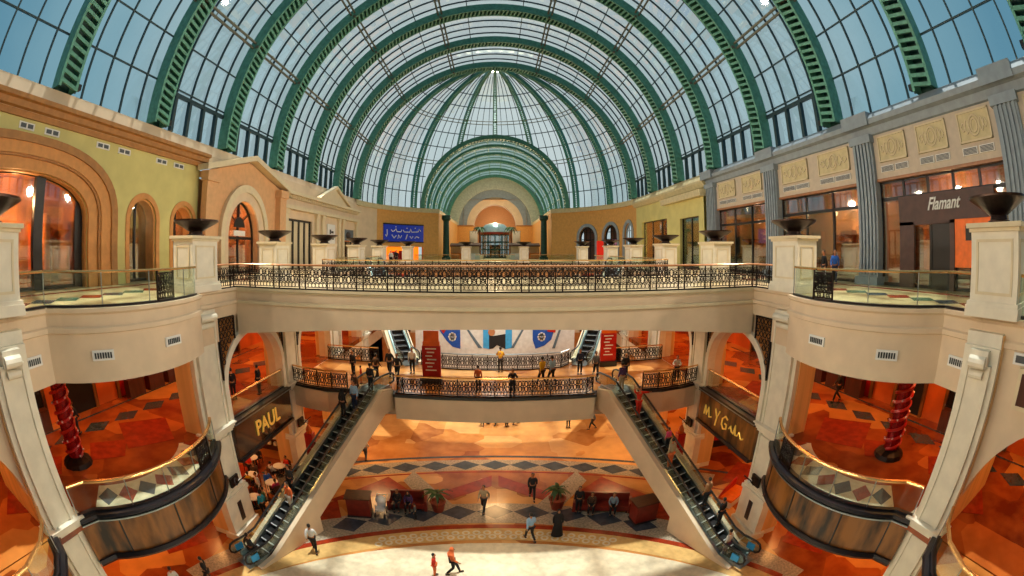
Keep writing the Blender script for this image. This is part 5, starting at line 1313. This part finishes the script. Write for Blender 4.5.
def build_pose(pose):
    N = pose_nodes(pose); out_ = {}
    E = TORSO+[('neckb', 'neck'), ('neck', 'head')]
    for sn in 'lr': E += limb(sn)+[('wr'+sn, 'ha'+sn)]+legs(sn)+[('an'+sn, 'to'+sn)]
    mb = tomb(skinmesh(N, E, 'pelvis', 1)); hd = Vector(N['head'][0])+Vector((0, .01, .065))
    mb.ball(hd, (.078, .095, .118), 12, 8); mb.ball(hd+Vector((0, .098, -.01)), (.014, .02, .026), 6, 4)
    for s in (-1, 1): mb.ball(hd+Vector((s*.08, 0, 0)), (.012, .022, .032), 6, 4)
    for sn, s in (('l', -1), ('r', 1)):
        h = Vector(N['ha'+sn][0]); d = (h-Vector(N['wr'+sn][0])).normalized(); sd = d.cross(Vector((1, 0, 0)) if abs(d.x) < .7 else Vector((0, 0, 1))).normalized()
        for k in range(4):
            b = h+sd*(k-1.5)*.018; ln = (.07, .085, .08, .06)[k]; mb.tube([b, b+d*ln*.55, b+d*ln+sd.cross(d)*.012], [.009, .008, .006], 5)
        mb.tube([h-d*.03+sd*.03, h+sd*.055+d*.01, h+sd*.06+d*.035], [.01, .009, .007], 5)
    out_['body'] = mk('body', mb, skin)
    for s in (-1, 1): out_['eye%d' % s] = mk('eye', MB().ball(hd+Vector((s*.03, .09, .015)), (.012, .008, .008), 6, 4), hairm)
    out_['mouth'] = mk('mouth', MB().ball(hd+Vector((0, .09, -.052)), (.026, .008, .006), 6, 3), leather)
    g = lambda ks, f: {k: (N[k][0], tuple(r*f+.012 for r in (N[k][1] if isinstance(N[k][1], tuple) else (N[k][1],)*2))) for k in ks}
    ks = ['pelvis', 'waist', 'chest', 'neckb']+[a+sn for sn in 'lr' for a in ('sh', 'el', 'wr')]
    out_['shirt'] = mk('shirt', tomb(skinmesh(g(ks, 1.1), TORSO+limb('l')+limb('r'), 'pelvis', 1)), whitep)
    ks = ['pelvis']+[a+sn for sn in 'lr' for a in ('hp', 'kn', 'an')]
    out_['trousers'] = mk('trousers', tomb(skinmesh(g(ks, 1.1), legs('l')+legs('r'), 'pelvis', 1)), whitep)
    for nm in ('shoe',):
        for sn in 'lr':
            a, b = Vector(N['an'+sn][0]), Vector(N['to'+sn][0]); mb = MB().tube([a+Vector((0, -.05, -.045)), (a+b)/2+Vector((0, 0, -.015)), b+Vector((0, .03, 0))], [.05, .05, .035], 8); out_['shoe_'+sn] = mk('shoe', mb, black)
    mb = MB(); mb.ball(hd+Vector((0, -.018, .022)), (.088, .094, .108), 12, 8); mb.f = mb.f
    mb.v = [(x, min(y, hd.y+.055) if z < hd.z+.06 else y, max(z, hd.z-.06)) for x, y, z in mb.v]; out_['hair'] = mk('hair', mb, hairm)
    # robe and veil
    px, py, pz = N['pelvis'][0]
    rb = MB(); prof = [(.3, .04), (.27, .3), (.22, .7), (.17, 1.05), (.19, 1.25), (.19, 1.36), (.08, 1.46)] if pose != 'sit' else [(.26, .4), (.22, .6), (.18, .8), (.19, .95), (.07, 1.03)]
    rb.lathe(0, 0, prof, 16); rb.v = [(x*1.0, y*.72+(.16*max(0, z-1) if pose == 'lean' else 0), z) for x, y, z in rb.v]
    out_['robe'] = mk('robe', rb, black)
    vl = MB(); vl.ball(hd+Vector((0, -.02, .01)), (.1, .105, .13), 12, 8); vl.lathe(hd.x, hd.y-.03, [(.1, hd.z-.02), (.13, hd.z-.14), (.2, hd.z-.24)], 12)
    vl.v = [(x, min(y, hd.y+.06), z) for x, y, z in vl.v]; out_['headscarf'] = mk('headscarf', vl, black)
    return out_
POSES = {p: build_pose(p) for p in ('stand', 'walk', 'sit', 'arms', 'lean')}
def person(x, y, z, rz, pose, top, bottom, label, h=1.72, robe=None, scarf=None, sk=None, hair=True, group=None, bag=None):
    ps = POSES[pose]; s = h/1.76
    b = bpy.data.objects.new('person', ps['body']); C.objects.link(b); b.location = (x, y, z); b.rotation_euler = (0, 0, rz); b.scale = (s, s, s)
    tag(b, label, 'person', group)
    def add(nm, key, m):
        o = bpy.data.objects.new(nm, ps[key]); C.objects.link(o); o.parent = b; o.material_slots[0].link = 'OBJECT'; o.material_slots[0].material = m; return o
    b.material_slots[0].link = 'OBJECT'; b.material_slots[0].material = sk or skin
    add('eye', 'eye-1', hairm); add('eye', 'eye1', hairm); add('mouth', 'mouth', leather); add('shirt', 'shirt', cloth(*top)); add('trousers', 'trousers', cloth(*bottom)); add('shoe', 'shoe_l', black); add('shoe', 'shoe_r', black)
    if robe: add('robe', 'robe', cloth(*robe))
    if scarf: add('headscarf', 'headscarf', cloth(*scarf))
    elif hair: add('hair', 'hair', hairm)
    return b
BK = ('black', '121216'); NV = ('navy', '1c2440'); GR = ('grey', '5a5c60'); WH = ('white', 'd8d8d4'); BL = ('light_blue', '8cb0d0'); BR = ('brown', '4a3424'); RD = ('red', 'd02a14'); OR = ('orange', 'e0703a'); PK = ('pink', 'd84a78'); PU = ('purple', '4a3060'); YE = ('yellow', 'd8a820'); TQ = ('turquoise', '20a0c0'); BE = ('beige', 'a89878'); DK = ('charcoal', '24262a'); BLU = ('blue', '2c68c8'); GN = ('green', '4a6a4a')
# ground floor, centre
person(1.64, 16.3, Z0, .4, 'walk', BL, BK, 'man in light blue shirt and black trousers walking in the centre of the ground floor', 1.8)
person(2.95, 16.6, Z0, pi, 'stand', BK, BK, 'woman in a long black robe beside the man in light blue', 1.72, robe=BK, scarf=BK)
person(2.02, 20.2, Z0, pi, 'walk', DK, BK, 'man in dark jacket walking alone between the palm and the chevrons', 1.8)
person(-.57, 19.0, Z0, pi-.3, 'walk', BE, DK, 'man in open beige jacket near the centre diamonds on the ground floor', 1.76)
person(-1.75, 13.75, Z0, -pi/2+.2, 'walk', OR, BK, 'woman in orange headscarf and striped top striding right at the bottom of the picture', 1.7, scarf=OR)
person(-2.5, 13.55, Z0, -pi/2, 'stand', RD, OR, 'small child in red beside the woman with orange headscarf', 1.45)
person(-8.1, 14.0, Z0, .3, 'walk', WH, BK, 'man in white shirt and dark trousers walking beside the left escalator side', 1.76)
person(-4.5, 18.85, Z0, pi, 'sit', PU, BK, 'woman in purple and black sitting on the dark red sofa', 1.65, scarf=BK)
person(-5.1, 18.9, Z0, pi, 'sit', BK, BK, 'person in black sitting at the left end of the dark red sofa', 1.72)
person(-4.0, 17.9, Z0, pi/2, 'sit' if False else 'stand', GR, BK, 'child in grey standing by the left potted palm', 1.1)
person(4.3, 18.55, Z0, pi-.25, 'stand', BK, BK, 'man in black standing at the left end of the long sofa', 1.78)
person(5.0, 18.6, Z0, pi-.25, 'sit', BR, BK, 'person in brown sitting in the middle of the long sofa', 1.7)
person(6.1, 18.3, Z0, pi-.25, 'sit', ('slate', '7a90a0'), BK, 'person in slate grey sitting at the right end of the long sofa', 1.7)
person(-8.4, 24.2, Z0, 0, 'walk', WH, GR, 'person in white walking beyond the left escalator on the ground floor', 1.7)
for i, (x, y, c, ln) in enumerate(((-1.0, 31, BK, 'leftmost'), (-.5, 31.4, DK, 'second'), (.1, 31.2, BK, 'third'), (.9, 30.8, NV, 'fourth'), (1.6, 31.2, BR, 'fifth'), (5.6, 30.2, BK, 'sixth'), (7.4, 29.6, GR, 'rightmost'))):
    person(x, y, Z0, i*1.3, 'stand' if i % 2 else 'walk', c, BK, 'tiny distant walker on the ground floor under the deck, %s of the row' % ln, 1.7)
# left cafe crowd
cc = [RD, WH, BR, YE, BLU, PK, GR, OR, BE, GN, RD, BK, WH, BR]
for i, (x, y, a) in enumerate(SEATS):
    ln = tl[i//2]; person(x, y, Z0, a, 'sit', cc[i], BK, 'seated guest in %s, %s side of the table %s' % (cc[i][0].replace('_', ' '), ('near', 'far')[int(sin(a-pi/2) > 0)], ln), 1.7)
person(-11.75, 15.9, Z0, 1.2, 'stand', TQ, BK, 'person in turquoise top standing at the base of the second left pier', 1.65)
person(-12.8, 17.4, Z0, 2.5, 'stand', WH, DK, 'person with broad white shirt standing amid the cafe tables', 1.8)
person(-14.6, 19.4, Z0, 0, 'stand', RD, BK, 'waiter in red standing by the bakery counter', 1.75)
person(-13.2, 15.6, Z0, .5, 'stand', BR, DK, 'person in brown behind the second left pier on the ground floor', 1.7)
person(-11.5, 9.6, Z0, 2, 'walk', BK, BK, 'person in black walking under the left marble balcony', 1.72)
person(-12.3, 4.6+3.6, Z0, 1, 'walk', WH, BLU, 'person in white and blue below the left marble balcony near the picture corner', 1.7)
# escalator riders
def rider(e, s, o, *a, **k):
    f, ang = ESC[e]; x, y, z = f(s, o); dn = k.pop('down', False); person(x, y, z, ang-pi/2+(pi if dn else 0), *a, **k)
rider(-1, 9.1, .1, 'stand', BL, NV, 'man in light blue shirt riding the left escalator', h=1.8, down=True)
rider(-1, 8.6, -.35, 'stand', BK, BK, 'woman in black riding beside the blue shirted man on the left escalator', h=1.68, scarf=BK)
rider(-1, 9.7, -.3, 'stand', BR, BK, 'person in brown just behind the blue shirted man on the left escalator', h=1.7)
rider(-1, 10.6, .1, 'stand', DK, DK, 'grey clad rider near the top of the left escalator', h=1.72)
rider(-1, 4.0, -.3, 'stand', DK, BK, 'dark dressed rider low on the left escalator', h=1.74, down=True)
rider(-1, 3.3, .25, 'stand', OR, WH, 'rider in orange and white low on the left escalator', h=1.66, down=True)
rider(-1, 0.2, .3, 'walk', DK, BK, 'man in charcoal stepping onto the foot of the left escalator', h=1.78)
rider(1, 10.4, -.1, 'stand', PU, BE, 'person in purple near the top of the right escalator', h=1.72)
rider(1, 8.8, -.1, 'arms', RD, RD, 'person in bright red spreading both arms on the right escalator', h=1.7, down=True)
rider(1, 6.6, .25, 'stand', PK, DK, 'child in pink halfway down the right escalator', h=1.3)
rider(1, 5.7, -.3, 'stand', BE, OR, 'person in beige and orange below the pink child on the right escalator', h=1.72)
rider(1, 3.3, .2, 'stand', ('tan', 'a07850'), DK, 'rider in tan top low on the right escalator', h=1.72)
rider(1, 2.2, .3, 'stand', BK, BK, 'black haired rider near the foot of the right escalator', h=1.66)
rider(1, .9, -.35, 'stand', WH, PU, 'person in white and pinkish purple at the foot of the right escalator', h=1.68)
# middle deck
person(.95, 22.25, Z1, pi, 'lean', BK, NV, 'person in black leaning on the central deck railing', 1.66)
person(-.95, 23.1, Z1, 0, 'stand', OR, BR, 'small person in orange behind the central deck railing', 1.5)
person(2.75, 24.0, Z1, .6, 'walk', YE, BK, 'person in yellow shirt walking on the middle deck', 1.75)
person(3.35, 24.1, Z1, .6, 'walk', BL, BK, 'person in light blue next to the one in yellow on the middle deck', 1.78)
person(.35, 26.9, Z1, 0, 'lean', YE, DK, 'person in pale yellow looking over the back railing at the hoarding', 1.7)
person(-5.9, 24.5, Z1, pi, 'walk', DK, BK, 'person in charcoal, rightmost of the group by the far left escalator', 1.74)
person(-6.6, 25.4, Z1, pi, 'walk', BK, DK, 'person in black with open jacket, middle of the group by the far left escalator', 1.78)
person(-7.2, 24.3, Z1, -.5, 'walk', BR, BK, 'person in brown striding left towards the near left escalator top', 1.72)
person(-5.3, 26.2, Z1, pi, 'stand', WH, BK, 'person in white coming off the far left escalator', 1.76)
person(-7.9, 23.4, Z1, 1.8, 'stand', RD, OR, 'child in red at the top of the near left escalator', 1.15)
person(-8.9, 24.9, Z1, 2.6, 'stand', DK, BK, 'person in charcoal near the bulging left railing', 1.7)
person(6.2, 25.0, Z1, pi, 'walk', GR, BK, 'person in grey walking from the far right escalator', 1.75)
person(5.4, 26.0, Z1, pi, 'stand', NV, BK, 'person in navy near the far right escalator foot', 1.7)
person(7.9, 24.2, Z1, pi, 'stand', BK, BK, 'person in black at the left end of the bulging right railing', 1.74)
person(11.0, 23.2, Z1, 2.6, 'lean', WH, BK, 'person in white and black beside the third right pier', 1.7)
person(-12.9, 19.6, Z1, pi/2, 'stand', BK, BK, 'person in black at the glass above the PAUL balcony', 1.74)
person(-13.8, 18.2, Z1, 1.1, 'stand', BK, BK, 'tall dark figure further back behind the PAUL balcony glass', 1.8)
person(17.8, 15.3, Z1, 1.2, 'walk', BK, BK, 'dark figure striding across the right middle gallery', 1.75)
person(-17.6, 9.2, Z1, .4, 'walk', BK, BK, 'dark figure beside the left garland column', 1.7)
# upper floor
person(-11.6, 46.5, 0, pi, 'stand', WH, BK, 'person in white near the far left railing under the blue sign', 1.7)
person(-11.0, 46.6, 0, pi, 'stand', BK, BK, 'person in black beside the one in white near the far left railing', 1.75)
person(17.2, 17.0, 0, 1.4, 'stand', BK, BK, 'shopper in black with white collar before the second right storefront', 1.72)
person(17.0, 15.9, 0, 2.4, 'walk', BLU, NV, 'shopper in bright blue before the second right storefront', 1.75)
for i, (x, c) in enumerate(((4.9, BK), (5.6, GR), (8.0, RD))): person(x, 73, 0, pi, 'stand', c, BK, 'tiny figure in %s by the far right kiosks' % c[0], 1.7)

# ================================================================== unseen fill lamps added indoors, then the cornice floodlights
WARM = (1, .43, .12)
for sx in (-1, 1):
    for y in (0, 8.5, 17, 25, 33):
        lamp('gallery_fill', 'AREA', (sx*16.5, y, -.55), 270, WARM, 2.0)  # unseen downlights added as orange fill under the galleries
        lamp('gallery_fill', 'AREA', (sx*16.5, y, Z1-.55), 260, WARM, 2.0)
    lamp('arcade_fill', 'POINT', (sx*13.5, 37, -2), 200, (1, .6, .3), .4)  # unseen warm fill added by the far arcade
for x in (-8, 0, 8): lamp('deck_fill', 'AREA', (x, 24, -2.2), 110, (1, .72, .4), 1.5)  # unseen fill added below the bridge
for x in (-8, 0, 8): lamp('under_deck_fill', 'AREA', (x, 25, Z1-1.6), 200, (1, .58, .24), 1.5)  # fill added beneath the cross deck, no fixture built
for x in (-7, 0, 7): lamp('back_fill', 'AREA', (x, 33, -1.0), 220, (1, .85, .7), 2.0)  # fill added in the open void before the hoarding
for y in (80, 92, 103): lamp('corridor_fill', 'POINT', (0, y, 9), 1500, (1, .7, .4), .5)  # added in mid-air to lighten the corridor and its end arch
lamp('vestibule_fill', 'POINT', (0, 119, 9), 500, (1, .75, .5), .6)  # extra fill added inside the vestibule
for sx in (-1, 1):
    for y in (1.6, 9.2, 16.7, 24.3, 32.0, 39.7, 47.3):
        t = thing('floodlight', 'small black floodlight at the foot of the %s glass roof rib, %s from the camera' % ('left' if sx < 0 else 'right', {1.6: 'first', 9.2: 'second', 16.7: 'third', 24.3: 'fourth', 32.0: 'fifth', 39.7: 'sixth', 47.3: 'seventh'}[y]), 'floodlight', (sx*18.6, y+.7, 8.6))
        part('housing', MB().box(sx*18.35-.15, sx*18.35+.15, y+.5, y+.9, 8.72, 9.0), black, t); part('bracket', MB().box(sx*18.5-.04, sx*18.5+.04, y+.66, y+.74, 8.6, 8.8), black, t)
        lamp('floodlight_lamp', 'SPOT', (sx*17.9, y+.7, 8.9), 3800, (1, .84, .64), .5, rot=(0, sx*radians(60), 0), spot=140)
